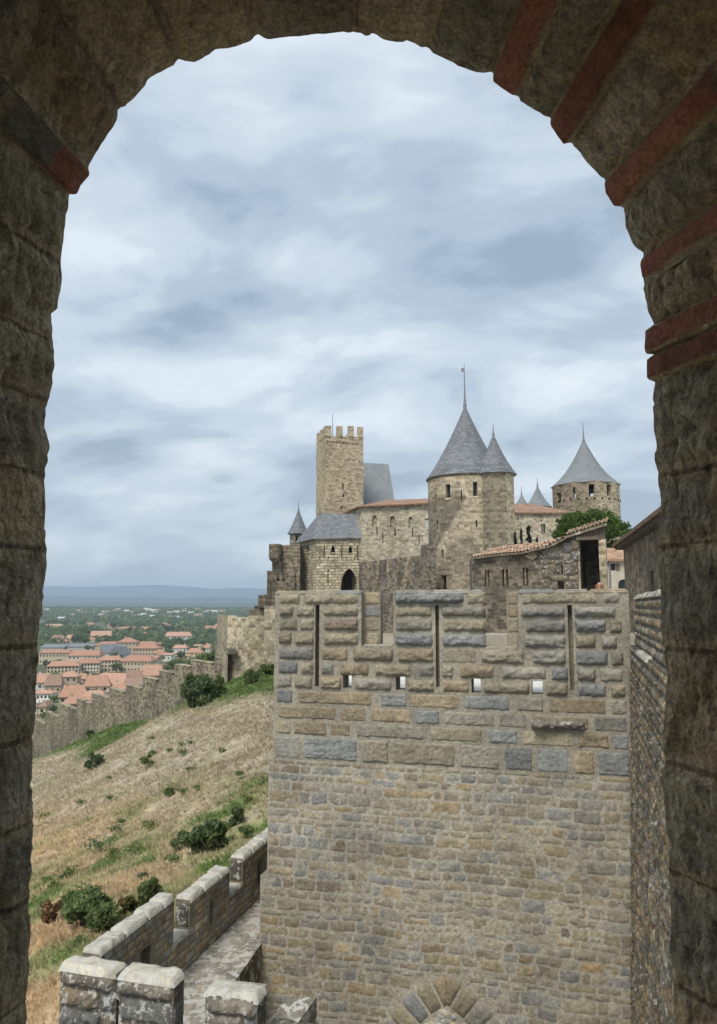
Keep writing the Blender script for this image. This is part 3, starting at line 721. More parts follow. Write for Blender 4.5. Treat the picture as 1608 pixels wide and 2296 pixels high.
_A[:_n, :_n] = _tps(_d2)+np.eye(_n)*40.; _A[:_n, _n] = 1; _A[:_n, _n+1:] = CT[:, :2]; _A[_n, :_n] = 1; _A[_n+1:, :_n] = CT[:, :2].T
_w = np.linalg.solve(_A, np.r_[CT[:, 2], 0, 0, 0])
WN = np.array([-(WB-WA)[1], (WB-WA)[0]]); WN = WN/np.linalg.norm(WN)
if WN @ np.array([-1., 0]) < 0 and WN[1] < 0: WN = -WN
WN = WN if WN[1] > 0 else -WN                                       # pointing to the town side
_p, _q = G(168.6, 2138.7, -6.0), G(360, 2000.7, -6.0); _k = (_q[0]-_p[0])/(_q[1]-_p[1])
def ox_(Y): return _p[0]+_k*(Y-_p[1])
def on_line(x, y, off=0.):
    r = ray(x, y); Y = (_p[0]+off-_k*_p[1])/(r[0]-_k); return Y, r[2]*Y
def hill(x, y):
    x = np.asarray(x, float); y = np.asarray(y, float)
    d2 = (x[..., None]-CT[:, 0])**2+(y[..., None]-CT[:, 1])**2
    z = _tps(d2) @ _w[:_n]+_w[_n]+_w[_n+1]*x+_w[_n+2]*y
    beyond = (x-WA[0])*WN[0]+(y-WA[1])*WN[1]
    pl = ox_(y); ins = np.clip((x-pl+.05)/.3, 0, 1)*np.clip((25.5-y)/1.5, 0, 1)
    z = np.where(x > 2, np.minimum(z, -3.2), z)
    z = z-(z+11.5)*ins
    z = z-np.clip(beyond-1, 0, None)*.75*np.clip((-x-6)/10, 0, 1)
    return z
PX = [0, 700, 1000, 1300, 1900, 2600, 4000, 14000]; PZ = [-37, -36, -34, -32, -24, -13, -20, -20]
def plain(x, y):
    b = np.interp(np.hypot(x*.4, y), PX, PZ)
    return b+1.6*np.sin(np.asarray(x)/210+1)*np.clip((np.asarray(y)-900)/900, 0, 1)
def ground(x, y):
    h = float(hill(np.array([x]), np.array([y]))[0]); p = float(plain(np.array([x]), np.array([y]))[0])
    return max(h, p) if y < 200 else p
xs = np.r_[np.linspace(-130, -62, 24), np.linspace(-60, 8, 250), np.linspace(9, 60, 18)]; ys = np.r_[np.linspace(4, 50, 210), np.linspace(50.4, 140, 190), np.linspace(142, 190, 20)]
Xg, Yg = np.meshgrid(xs, ys, indexing='ij'); Zg = hill(Xg, Yg)
q = np.stack([Xg, Yg, 0*Xg], -1)
wd = np.abs((Xg-WA[0])*WN[0]+(Yg-WA[1])*WN[1])       # distance to the outer wall
rough_ = .16*fbm(q*.35, 3, 3)+.09*fbm(q*1.4, 3, 5)
Zg2 = np.maximum(Zg+rough_*np.clip((Yg-10)/8, 0, 1), plain(Xg, Yg)-1.5)
tan_ = np.array([.41, .29, .165]); tan2 = np.array([.52, .39, .21]); grn = np.array([.10, .15, .04]); olive = np.array([.23, .225, .11]); soil = np.array([.33, .25, .175]); grey = np.array([.30, .275, .21])
def sst(x, a, b): t = np.clip((x-a)/(b-a), 0, 1); return t*t*(3-2*t)
def hillcol(x, y):
    q = np.stack([x, y, 0*x], -1); wd = np.abs((x-WA[0])*WN[0]+(y-WA[1])*WN[1])+2.2*fbm(q*.16, 3, 41)
    a = fbm(q*.13, 4, 7); b = fbm(q*.8, 4, 17); c = fbm(q*np.array([.35, .12, 1]), 4, 27)
    col = tan_+(tan2-tan_)*sst(a+.5*b, -.3, .5)[..., None]
    col = col+(soil-col)*(sst(c, .05, .4)*.6)[..., None]
    col = col+(grey-col)*(sst(30-wd, 2, 16)*.75)[..., None]
    low = sst(-y-.35*x+35+8*a, 0, 15)                  # greener down by the parapet
    col = col+(olive-col)*(low*sst(b+.6*c, -.45, .25)*.9)[..., None]
    col = col+(grn-col)*(sst(b+.5*a, .22, .5)*(.25+.65*low))[..., None]
    col = col+(grn*.9-col)*(sst(7.5-wd, 0, 2.5)*.95)[..., None]
    col = col+(olive-col)*(sst(fbm(q*.09+5, 3, 57), .18, .4)*sst(26-wd, 0, 8)*.8)[..., None]
    return np.clip(1.16*col*(1+.22*fbm(q*2.5, 2, 61))[..., None], .01, 1)
mb = MB(); mb.grid(np.stack([Xg, Yg, Zg2], -1), hillcol(Xg, Yg), np.stack([Xg, Yg], -1))
M['earth'] = attr_mat('dry_slope', 3.5, .38, 1., .12, 4.5, rough=1., coarse=1.1)
struct(mb.build('hillside', M['earth'], None, True))
# dry grass tufts on the slope
mb = MB(); n = 120000
yy = 12+78*rng.random(n)**1.5; xx = -1.5-rng.random(n)*(4+yy*.52)
keep = (np.abs(xx/yy) < .47); xx, yy = xx[keep], yy[keep]
beyond = (xx-WA[0])*WN[0]+(yy-WA[1])*WN[1]
par = xx > ox_(yy)-.25
keep = (beyond < -.5) & ~(par & (yy < 24)) & ~((yy < 14.2) & (xx > -5.3)); xx, yy = xx[keep], yy[keep]
zz = hill(xx, yy)+.0; cc_ = hillcol(xx[:, None], yy[:, None])[:, 0]
q = np.stack([xx, yy, 0*xx], -1); dens = fbm(q*.5, 3, 77)
keep = dens > rng.random(len(xx))*.9-.55; xx, yy, zz, cc_ = xx[keep], yy[keep], zz[keep], cc_[keep]
zz = zz+.16*fbm(np.stack([xx, yy, 0*xx], -1)*.35, 3, 3)+.09*fbm(np.stack([xx, yy, 0*xx], -1)*1.4, 3, 5)
nb_ = 4; B = []; Cc = []
for k in range(nb_):
    th = rng.random(len(xx))*2*math.pi; h = (.02+.065*rng.random(len(xx))**2)*(1+yy/40); w = h*.35; ln = h*(.9+1.3*rng.random(len(xx)))
    ox = (rng.random(len(xx))-.5)*.18; oy = (rng.random(len(xx))-.5)*.18
    a = np.stack([xx+ox+w*np.cos(th), yy+oy+w*np.sin(th), zz-.03], 1); b = np.stack([xx+ox-w*np.cos(th), yy+oy-w*np.sin(th), zz-.03], 1)
    t = np.stack([xx+ox-ln*np.abs(np.sin(th))*.8, yy+oy+ln*np.cos(th)*.5, zz+h], 1)
    B.append(np.stack([a, b, t], 1)); Cc.append(np.repeat((cc_*(1.15+.28*rng.random((len(xx), 1))))[:, None], 3, 1))
B = np.concatenate(B).reshape(-1, 3); mb.add(B, None, np.arange(len(B)).reshape(-1, 3), np.clip(np.concatenate(Cc).reshape(-1, 3), 0, 1))
tag(mb.build('dry_grass', M['leaf']), 'dry straw coloured grass tufts covering the steep castle slope', 'grass', None, 'stuff')
# plain to the horizon
xs = np.r_[-9000, -6000, -4000, np.linspace(-2500, 1200, 120), 3000, 6000, 9000]; ys = np.r_[np.linspace(60, 700, 50), np.linspace(715, 3200, 120), 3600, 4500, 6000, 9000, 13500]
Xg, Yg = np.meshgrid(xs, ys, indexing='ij'); q = np.stack([Xg/90, Yg/140, 0*Xg], -1)
c = np.array([.085, .105, .05])+(np.array([.20, .19, .11])-np.array([.085, .105, .05]))*sst(fbm(q, 4, 3), .0, .5)[..., None]
mb = MB(); mb.grid(np.stack([Xg, Yg, plain(Xg, Yg)+0*Xg], -1), c); struct(mb.build('ground', M['flat'], None, True))
# far hills
def ridge(y, prof, back, seed, col, name):
    xs = np.linspace(-6500, 5200, 260); h = np.interp(xs, *zip(*prof))
    q = np.stack([xs/500, 0*xs, 0*xs], -1); h = h+(.06*h.max())*fbm(q, 5, seed)
    rows = []
    for k, (dy, f) in enumerate(((-back*.5, 0.), (-back*.2, .55), (0, 1.), (back*.4, .7), (back, 0.))):
        w = fbm(np.stack([xs/300, 0*xs+k*3, 0*xs], -1), 3, seed+k)
        rows.append(np.stack([xs, y+dy+60*w, -21+(h+21)*f*(1+.05*w*(f < 1))], 1))
    mb = MB(); mb.grid(np.array(rows), col); struct(mb.build(name, M['flat'], None, True))
def px_h(dx, dy, Y): return (float(ray(dx, dy)[0]*Y), float(ray(dx, dy)[2]*Y))
def profile(pts, Y): a = [px_h(x, y, Y) for x, y in pts]; return [(-7000, a[0][1])]+a+[(7000, a[-1][1])]
ridge(9500, profile([(60, 1316), (120, 1315), (200, 1317), (300, 1313), (340, 1312), (420, 1315), (480, 1321), (560, 1319), (640, 1324), (800, 1330), (1500, 1335)], 9500), 2600, 3, (.03, .065, .12), 'mountains')  # blue of the distant air is mixed into the base colour
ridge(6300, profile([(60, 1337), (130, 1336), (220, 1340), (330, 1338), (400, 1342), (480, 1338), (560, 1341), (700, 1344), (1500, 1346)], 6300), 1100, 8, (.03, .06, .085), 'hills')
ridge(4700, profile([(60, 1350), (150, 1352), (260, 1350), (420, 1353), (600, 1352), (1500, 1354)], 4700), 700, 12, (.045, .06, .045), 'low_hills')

# ================================================================== lower parapet and terrace
Y0 = _p[1]-.12
PWn = Fr((ox_(Y0), Y0, 0), (ox_(Y0+10)-ox_(Y0), 10., 0)); PWn = Fr(PWn.O, PWn.U, (0, 0, 1), (PWn.U[1], -PWn.U[0], 0))   # n points to the terrace
def uY(Y): return (Y-Y0)*math.hypot(1, _k)
Yb1 = _q[1]-.02; Ya2, z2a = on_line(394.7, 2006.5); Yb2, z2b = on_line(486.7, 1939.4); Ya3, z3a = on_line(517, 1918); zi = on_line(467.6, 2125, .36)[1]
print('PARAPET', Yb1, Ya2, z2a, Yb2, z2b, Ya3, z3a, zi)
para = thing('parapet_wall', (ox_(17), 17, -8.5), 'pale topped crenellated parapet running up beside the grass slope to the stone wall', 'parapet')
mb = MB(); th = .34
tops = [(uY(Y0+.3), uY(Yb1), -6.06), (uY(Ya2), uY(Yb2), z2b-.06), (uY(Ya3), uY(Ya3+5), z3a-.06)]
un = [uY(on_line(*p_, .34)[0]) for p_ in ((331, 2110), (477, 2050), (586, 1948))]
niche = [(un[0]-.2, un[0]+.2, zi+.05, -6.6), (un[2]-.2, un[2]+.2, -7.4, -6.8)]
slit_ = [(un[1]-.08, un[1]+.08, -7.3, -6.75)]
us = [0, uY(Ya3+5)]+[x for t in tops for x in t[:2]]+[x for t in niche+slit_ for x in t[:2]]; vs = [-10.5, -6.98]+[t[2] for t in tops]+[x for t in niche+slit_ for x in t[2:]]
def solid_p(u, v):
    if inr(u, v, niche) or inr(u, v, slit_): return False
    if v < -6.98: return True
    return any(a < u < b and v < t for a, b, t in tops)
slab(mb, Fr(PWn(0, 0, th), PWn.U, (0, 0, 1), PWn.N), us, vs, solid_p, .16, (.25, .22, .165))
slab(mb, Fr(PWn(0, 0, th-.163), PWn.U, (0, 0, 1), PWn.N), us, vs, lambda u, v: solid_p(u, v) or inr(u, v, niche), .177, (.22, .19, .14))
mb.build('wall_body', M['rubble'], para)
mb = MB(); rr = random.Random(31); fi = Fr(PWn(0, 0, th), PWn.U, (0, 0, 1), PWn.N)
v = zi
while v < -6.15:
    h = rr.uniform(.11, .19); u = .45
    while u < uY(Ya3+4.9):
        w = rr.uniform(.18, .45); m = (u+w/2, v+h/2)
        if solid_p(*m) and solid_p(u+.02, v+h*.9) and solid_p(u+w-.02, v+h*.9) and not any(a < u+w and b > u and c < v+h and d > v for a, b, c, d in niche+slit_) and v+h < (-6.1 if m[0] < uY(Yb1) else z2b-.1):
            block(mb, fi, u+.008, u+w-.008, v+.008, v+h-.008, .012, stone_col(rr, .06, .02, .06)*1.2, rr, margin=.006, rnd=.02, res=.07, round_=.1)
        u += w
    v += h
mb.build('rubble_masonry', M['rubble'], para, True)
for a, b, t in tops:
    mb = MB(); u = a
    while u < b-.02:
        w = min(rr.uniform(.55, .95), b-u); w = b-u if b-u-w < .25 else w
        block(mb, Fr(PWn(0, t, 0), PWn.U, PWn.N*-1, (0, 0, 1)), u+.006, u+w-.006, -th-.025, .03, .07, np.array([.50, .47, .39])*rr.uniform(.88, 1.1), rr, margin=0, rnd=.025, res=.05, rough=.35, round_=.02)
        u += w
    mb.build('coping', M['coping'], para, True)
for a, b in ((tops[0][1], tops[1][0]), (tops[1][1], tops[2][0])):
    mb = MB(); block(mb, Fr(PWn(0, -6.985, 0), PWn.U, PWn.N*-1, (0, 0, 1)), a+.006, b-.006, -th-.02, .02, .03, np.array([.46, .43, .36]), rr, margin=-.01, rnd=.04, res=.06, rough=.2, round_=0)
    mb.build('crenel_sill', M['coping'], para, True)
for a, b, t in tops[1:]:                       # dark weathered merlon ends
    mb = MB(); block(mb, Fr(PWn(a-.004, 0, 0), PWn.N, (0, 0, 1), -PWn.U), .01, th-.01, -6.95, t-.02, .03, np.array([.13, .115, .095]), rr, margin=.005, rnd=.03, res=.05)
    mb.build('merlon_end', M['lichenwall'], para, True)
# front return of the parapet, facing us
FA = G(138, 2160, -6.0); FB = G(391, 2198, -6.0)
FP = Fr((FA[0], FA[1], 0), (FB-FA)*np.array([1, 1, 0]))
Lm = float(np.linalg.norm((FB-FA)[:2]))
cor = thing('parapet_corner', FP(Lm/2, -9, 0), 'blocky parapet return with pale lichen coping at the bottom left corner', 'parapet')
def bossed(mb, fr, a, b, z0, z1, seed, dk=.8, hr=.36):
    rr = random.Random(seed); v = z1
    while v > z0:
        h = min(hr*rr.uniform(.85, 1.1), v-z0+.05); u = a
        while u < b-.02:
            w = min(rr.uniform(.4, .85), b-u); w = b-u if b-u-w < .2 else w
            block(mb, fr, u+.012, u+w-.012, v-h+.012, v-.012, .07*rr.uniform(.7, 1.2), stone_col(rr, .1, .0, .12)*dk, rr, margin=.025, rnd=.07)
            u += w
        v -= h
slx = Lm*.52
mb = MB(); slab(mb, FP, [0, Lm, slx-.025, slx+.025], [-11, -6.42, -6.05], lambda u, v: not (abs(u-slx) < .025 and v < -6.42), .33, (.15, .13, .1)); mb.build('wall_body', M['lichenwall'], cor)
mb = MB(); bossed(mb, FP, .0, slx-.02, -10, -6.33, 1); bossed(mb, FP, slx+.02, Lm, -10, -6.33, 2)
block(mb, FP, .0, slx-.04, -6.33, -6.06, .09, np.array([.26, .23, .18]), rr); block(mb, FP, slx-.03, Lm, -6.33, -6.06, .09, np.array([.25, .22, .17]), rr)
for k in range(3): block(mb, Fr(FP(Lm, 0, 0), -FP.N, (0, 0, 1), FP.U), .0, .33, -6.42-.36*k-.30, -6.42-.36*k+.05-.02, .02, stone_col(rr)*.9, rr, margin=.01, rnd=.03)
mb.build('dressed_stone', M['lichenwall'], cor, True)
for a, b in ((-.03, slx-.03), (slx-.02, Lm+.03)):
    mb = MB(); block(mb, Fr(FP(0, -6.05, 0), FP.U, -FP.N, (0, 0, 1)), a+.006, b-.006, -.05, .36, .07, np.array([.52, .48, .39])*rr.uniform(.9, 1.08), rr, margin=0, rnd=.03, res=.05, rough=.35, round_=.02); mb.build('coping', M['coping'], cor, True)
a2 = FP.hit(462, 2212)[0]; b2 = FP.hit(578, 2222)[0]
mer2 = thing('parapet_merlon', FP((a2+b2)/2, -9, 0), 'single squat merlon with lichen top between the parapet corner and the tall wall', 'merlon')
mb = MB(); slab(mb, FP, [a2, b2], [-11, -6.1], lambda u, v: True, .34, (.16, .14, .11)); mb.build('wall_body', M['lichenwall'], mer2)
mb = MB(); bossed(mb, FP, a2, b2, -10, -6.36, 3, .85); block(mb, FP, a2, b2, -6.36, -6.08, .11, np.array([.25, .22, .17]), rr, margin=.0, rnd=.1)
mb.build('dressed_stone', M['lichenwall'], mer2, True)
mb = MB(); block(mb, Fr(FP(0, -6.1, 0), FP.U, -FP.N, (0, 0, 1)), a2-.03, b2+.03, -.06, .37, .07, np.array([.50, .47, .39]), rr, margin=0, rnd=.03, res=.05, rough=.35, round_=.02)
mb.build('coping', M['coping'], mer2, True)
# sill below the gap, low wall to the tower, slanting buttress cap
low_ = thing('low_wall', FP(b2+.8, -9, 0), 'low dark wall with white lichen joining the squat merlon to the tall wall', 'wall')
e2 = FP.hit(690, 2230)[0]
mb = MB(); slab(mb, FP, [Lm, a2], [-11, -7.25], lambda u, v: True, .34, (.2, .18, .14)); slab(mb, Fr(FP(0, 0, -.35), FP.U), [b2, e2], [-11, -6.72], lambda u, v: True, .35, (.17, .15, .115)); mb.build('wall_body', M['lichenwall'], low_)
mb = MB(); u = b2
while u < e2:
    w = rr.uniform(.3, .5); block(mb, Fr(FP(0, -6.72, -.35), FP.U, -FP.N, (0, 0, 1)), u, u+w-.01, -.02, .36, .05, np.array([.22, .20, .16]), rr, margin=0, rnd=.05, res=.06)
    for k in range(5): block(mb, Fr(FP(0, 0, -.35), FP.U), u+.008, u+w-.008, -6.72-.24*(k+1), -6.72-.24*k-.012, .02, stone_col(rr)*.75, rr, margin=.01, rnd=.04, res=.05)
    u += w
mb.build('dressed_stone', M['lichenwall'], low_, True)
but = thing('buttress', FP(b2+.4, -9, .3), 'stone buttress with sloping lichen top at the very bottom beside the tall wall', 'buttress')
mb = MB(); p0, p1 = G(560, 2290, -6.95), G(652, 2246, -6.62)
Bf = Fr((G(565, 2300, -6.8)[0], G(565, 2300, -6.8)[1], 0), FP.U)
c8 = [Bf(0, -11, 0), Bf(.60, -11, 0), Bf(.86, -11, -.75), Bf(.34, -11, -.75), Bf(0, -7.0, 0), Bf(.60, -6.9, 0), Bf(.86, -6.60, -.75), Bf(.34, -6.68, -.75)]
mb.hexa(c8, (.20, .18, .14)); mb.build('buttress_body', M['coping'], but)
# terrace floor
mb = MB(); zf = zi; e0, e1 = G(532.8, 2190.5, zi), G(580.7, 2125, zi)
xs = np.linspace(0, 1, 26); ysv = np.linspace(12.6, 24, 80)
g = np.zeros((26, 80, 3)); 
for j, y in enumerate(ysv):
    a, b = ox_(y)+.3, min(e0[0]+(e1[0]-e0[0])/(e1[1]-e0[1])*(y-e0[1]), -1.8)
    if y < e0[1]-.2: b = -1.9
    g[:, j, 0] = a+(b-a)*xs; g[:, j, 1] = y
g[..., 2] = zf+.03*fbm(g[..., :3]*np.array([2., 2., 1]), 3, 5)
cf = np.array([.36, .32, .26])*(1+.3*fbm(g*np.array([3, 3, 1.]), 3, 9))[..., None]
mb.grid(g, cf); e = g[-1]; mb.grid(np.stack([e, e-np.array([0, 0, 3.])], 0), (.15, .13, .10)); struct(mb.build('terrace_floor', M['flags'], None, True))
# ================================================================== castle
def wall_facets(mb, pts, z0, z1, holes=(), depth=.35, col=(.5, .5, .5), closed=False, flare=0.):
    """vertical wall over a plan polyline (seen face on the left-to-right side); holes = (facet, u0, u1, v0, v1); returns pane quads"""
    pts = [np.array(p, float) for p in pts]; panes = []; n = len(pts)
    for i in range(n if closed else n-1):
        a, b = pts[i], pts[(i+1) % n]; fr = Fr((a[0], a[1], 0), (b[0]-a[0], b[1]-a[1], 0)); Lw = float(np.linalg.norm(b-a))
        hs = [h[1:] for h in holes if h[0] == i]
        us = [0, Lw]+[x for h in hs for x in h[:2]]; vs = [z0, z1]+[x for h in hs for x in h[2:4]]
        us = [min(max(u, 0), Lw) for u in us]; vs = [min(max(v, z0), z1) for v in vs]
        slab(mb, fr, us, vs, lambda u, v: not inr(u, v, [h[:4] for h in hs]), depth, col, back=False, edges=False)
        for h in hs: panes.append((fr, h))
    return panes
def pane_mb(fr, h, depth=.33, col=(.3, .3, .3), pointed=False):
    mb = MB(); a, b, c, d = h[:4]; mb.quad(fr(a, c, -depth), fr(b, c, -depth), fr(b, d, -depth), fr(a, d, -depth), col)
    return mb
def hit_h(fr, x0, x1, y0, y1):       # photo rectangle (left, right, top, bottom) on a facet -> u0,u1,v0,v1
    xm, ym = (x0+x1)/2, (y0+y1)/2
    u0, _ = fr.hit(x0, ym); u1, _ = fr.hit(x1, ym); _, v1 = fr.hit(xm, y0); _, v0 = fr.hit(xm, y1)
    return (u0, u1, v0, v1)
def z1c(x, y): return (880+x*.51)/1.4925, (1180+y*.51)/1.4925      # close-up sheets -> photo sheet
def z2c(x, y): return (1550+x*.4353)/1.4925, (1380+y*.4353)/1.4925
def z3c(x, y): return (90+x*.541)/1.4925, (1900+y*.541)/1.4925
def R4(f, x0, x1, y0, y1):
    a = f(x0, y0); b = f(x1, y1); return a[0], b[0], a[1], b[1]
def cone_roof(mb, C, R, z0, z1, n=48, flare=.22, m=16, ov=.0, pw=1.18, uvw=1.):
    t = np.linspace(0, 1, m); th = np.linspace(-math.pi, math.pi, n+1)
    rr_ = R*((1-t)**pw*(1-flare)+flare*(1-t)**4)+.02; zz = z0+(z1-z0)*t
    A, T = np.meshgrid(th, t, indexing='ij'); Rr = np.interp(T, t, rr_)
    Pt = np.stack([C[0]+Rr*np.sin(A), C[1]-Rr*np.cos(A), np.interp(T, t, zz)], -1)
    mb.grid(Pt, (.5, .5, .5), np.stack([A*R*.55, T*math.hypot(R, z1-z0)], -1))
    th2 = np.linspace(-math.pi, math.pi, n+1)       # underside of the eaves
    a = np.stack([C[0]+rr_[0]*np.sin(th2), C[1]-rr_[0]*np.cos(th2), 0*th2+z0], -1); b = a.copy(); b[:, :2] = C[:2]+(a[:, :2]-C[:2])*.6
    mb.grid(np.stack([b, a], 0), (.2, .2, .2))
def lathe_wall(mb, C, R, z0, z1, holes=(), col=None, n=72, m=50, batter=0., depth=.4):
    """round wall; holes = (angle0, angle1, zlo, zhi); angle 0 looks at us, + to the right"""
    th = sorted(set(list(np.linspace(-math.pi, math.pi, n+1))+[x for h in holes for x in h[:2]])); zs = sorted(set(list(np.linspace(z0, z1, m+1))+[x for h in holes for x in h[2:4]]))
    th = np.array(th); zs = np.array(zs); A, Z = np.meshgrid(th, zs, indexing='ij')
    Rr = R+batter*np.clip((z0+5-Z)/5, 0, 1)
    Pt = np.stack([C[0]+Rr*np.sin(A), C[1]-Rr*np.cos(A), Z], -1); am = (th[:-1]+th[1:])/2; zm = (zs[:-1]+zs[1:])/2
    mask = np.ones((len(th)-1, len(zs)-1), bool)
    for h in holes: mask &= ~(((am > h[0]) & (am < h[1]))[:, None] & ((zm > h[2]) & (zm < h[3]))[None])
    c = np.full(Pt.shape, .5) if col is None else col(A, Z)
    mb.grid(Pt, c, np.stack([A*R, Z], -1), mask=mask)
    for a0, a1, b0, b1 in [h[:4] for h in holes]:
        f = lambda a, z, r: (C[0]+r*math.sin(a), C[1]-r*math.cos(a), z)
        for (p, q_) in (((a0, b0), (a0, b1)), ((a1, b1), (a1, b0)), ((a0, b1), (a1, b1)), ((a1, b0), (a0, b0))):
            mb.quad(f(*p, R), f(*q_, R), f(*q_, R-depth), f(*p, R-depth), (.42, .40, .36))
def lathe_pane(C, R, h, depth=.38):
    f = lambda a, z: (C[0]+(R-depth)*math.sin(a), C[1]-(R-depth)*math.cos(a), z)
    mb = MB(); mb.quad(f(h[0], h[2]), f(h[1], h[2]), f(h[1], h[3]), f(h[0], h[3]), (.2, .2, .2)); return mb
def spike(C, z0, z1, r=.10, ball=None, vane=False):
    mb = MB(); mb.tube([(C[0], C[1], z0-.3), (C[0], C[1], z0+.25*(z1-z0)), (C[0], C[1], z1)], [r*2.4, r, r*.35], 8)
    for t, k in ((.02, 2.9), (.10, 2.0), (.28, 1.6)): mb.tube([(C[0], C[1], z0+t*(z1-z0)-r*.8), (C[0], C[1], z0+t*(z1-z0)), (C[0], C[1], z0+t*(z1-z0)+r*.8)], [.01, r*k, .01], 8)
    if vane: mb.box((C[0]-.30, C[1]-.02, z0+.80*(z1-z0)), (C[0], C[1]+.02, z0+.88*(z1-z0)))
    return mb
LX = 6
def ang_of(x, C, R):
    return math.asin(max(-.98, min(.98, (float(ray(x, 1200)[0])*(C[1]-R*.6)-C[0])/R)))
# --- main round tower with stair turret
YT = 70.; TC = np.array([Xat(1048, 1200, YT), YT]); TR = 87/F*YT
tower = thing('round_tower', (TC[0], TC[1], -6), 'big round castle tower under a tall slate cone with slim side turret', 'tower', None)
Yf = YT-TR*.9
def th_(x0, x1, y0, y1):
    a, b, c, d = R4(z1c, x0, x1, y0, y1); return (ang_of(a, TC, TR), ang_of(b, TC, TR), Zat(d, Yf), Zat(c, Yf))
win = [th_(1200, 1226, 860, 950), th_(1369, 1398, 852, 945)]
slt = [th_(1290, 1297, 900, 978), th_(1138, 1146, 915, 995), th_(1381, 1393, 1102, 1146), th_(1140, 1152, 1092, 1148), th_(1167, 1181, 1290, 1345), th_(1365, 1376, 1448, 1510), th_(1163, 1194, 1458, 1568)]
zeave = Zat(1076, YT)
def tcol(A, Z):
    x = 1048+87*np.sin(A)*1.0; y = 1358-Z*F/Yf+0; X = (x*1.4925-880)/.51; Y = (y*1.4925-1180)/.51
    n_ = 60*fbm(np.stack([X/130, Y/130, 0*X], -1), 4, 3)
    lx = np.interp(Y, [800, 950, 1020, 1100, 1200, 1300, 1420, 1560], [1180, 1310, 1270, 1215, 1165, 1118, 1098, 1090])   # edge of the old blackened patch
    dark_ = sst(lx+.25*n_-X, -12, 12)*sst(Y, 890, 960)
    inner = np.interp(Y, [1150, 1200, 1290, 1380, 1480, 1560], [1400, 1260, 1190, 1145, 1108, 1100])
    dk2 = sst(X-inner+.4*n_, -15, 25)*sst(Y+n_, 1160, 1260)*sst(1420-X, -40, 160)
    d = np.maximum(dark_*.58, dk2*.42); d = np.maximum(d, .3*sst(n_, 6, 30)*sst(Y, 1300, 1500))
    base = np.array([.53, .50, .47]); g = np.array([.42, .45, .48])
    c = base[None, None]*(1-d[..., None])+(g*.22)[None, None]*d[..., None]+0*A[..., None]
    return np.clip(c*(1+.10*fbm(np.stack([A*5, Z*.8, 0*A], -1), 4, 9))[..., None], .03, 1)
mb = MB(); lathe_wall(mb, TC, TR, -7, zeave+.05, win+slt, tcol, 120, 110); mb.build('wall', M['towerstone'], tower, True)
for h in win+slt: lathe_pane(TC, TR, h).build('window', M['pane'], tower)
mb = MB()
for h in win:
    for da in (0,):
        f = lambda a, z, r: (TC[0]+r*math.sin(a), TC[1]-r*math.cos(a), z)
        a0, a1 = h[0]-.025, h[1]+.025
        mb.hexa([f(a0, h[2]-.14, TR-.1), f(a0, h[2]-.14, TR+.05), f(a1, h[2]-.14, TR+.05), f(a1, h[2]-.14, TR-.1), f(a0, h[2], TR-.1), f(a0, h[2], TR+.05), f(a1, h[2], TR+.05), f(a1, h[2], TR-.1)], (.6, .58, .52))
        mb.build('window_sill', M['towerstone'], tower); mb = MB()
zap = Zat(909, YT); mb = MB(); cone_roof(mb, TC, TR+.17, zeave, zap, 64, .12, 20, pw=1.05); mb.build('roof', M['slate'], tower, True)
spike(TC, zap-.1, Zat(814, YT), .075, vane=True).build('finial', M['lead'], tower)
mb = MB(); 
th = np.linspace(-math.pi, math.pi, 49); rr_ = TR+.07
mb.grid(np.stack([np.stack([TC[0]+q*np.sin(th), TC[1]-q*np.cos(th), 0*th+z], -1) for q, z in ((TR-.05, zeave-.22), (TR+.10, zeave-.12), (TR+.12, zeave-.01))], 0), (.25, .24, .22)); mb.build('cornice', M['towerstone'], tower)
UC = np.array([Xat(1112, 1200, YT-2.6), YT-2.5]); UR = 1.78
aa = np.array([-100, -62, -22, 24, 68, 110, 160, 215, 260])
mb = MB(); tp = [(UC[0]+UR*math.sin(R_(a)), UC[1]-UR*math.cos(R_(a))) for a in aa]
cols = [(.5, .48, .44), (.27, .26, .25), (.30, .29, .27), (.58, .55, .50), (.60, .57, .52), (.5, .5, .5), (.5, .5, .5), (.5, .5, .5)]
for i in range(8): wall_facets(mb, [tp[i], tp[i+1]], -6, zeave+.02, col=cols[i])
mb.build('stair_turret', M['towerstone'], tower)
mb = MB(); cone_roof(mb, UC, UR+.30, zeave-.03, Zat(1472/1.4925, YT), 10, .16, 14, pw=1.05); mb.build('turret_roof', M['slate'], tower)
spike(UC, Zat(1475/1.4925, YT), Zat(1437/1.4925, YT), .055).build('finial', M['lead'], tower)
# --- square keep
YK = 110.; kx0, kx1, kx2 = 707.5, 727., 815.
k1 = P(kx1, 1300, YK)[:2]; k2 = P(kx2, 1300, YK+1.0)[:2]; k0 = P(kx0, 1300, YK+5.8)[:2]
kb = k2+(k0-k1)
keep = thing('square_keep', ((k1[0]+k2[0])/2, YK+2, -5), 'tall square crenellated stone keep, highest tower at the castle left', 'tower')
frk = Fr((k1[0], k1[1], 0), (k2[0]-k1[0], k2[1]-k1[1], 0)); kl = float(np.linalg.norm(k2-k1))
kz = Zat(954, YK); kc = Zat(977, YK)
hk = [hit_h(frk, *R4(z1c, a, b, c, d)) for a, b, c, d in ((521, 530, 856, 898), (522, 532, 925, 948), (514, 522, 1005, 1028))]
hk2 = [hit_h(frk, *R4(z1c, 420+i*15.2, 427+i*15.2, 576+i*1.3, 590+i*1.3)) for i in range(14)]
mb = MB(); pan = wall_facets(mb, [k0, k1, k2, kb], -5, kc, [(1, *h) for h in hk+hk2]); 
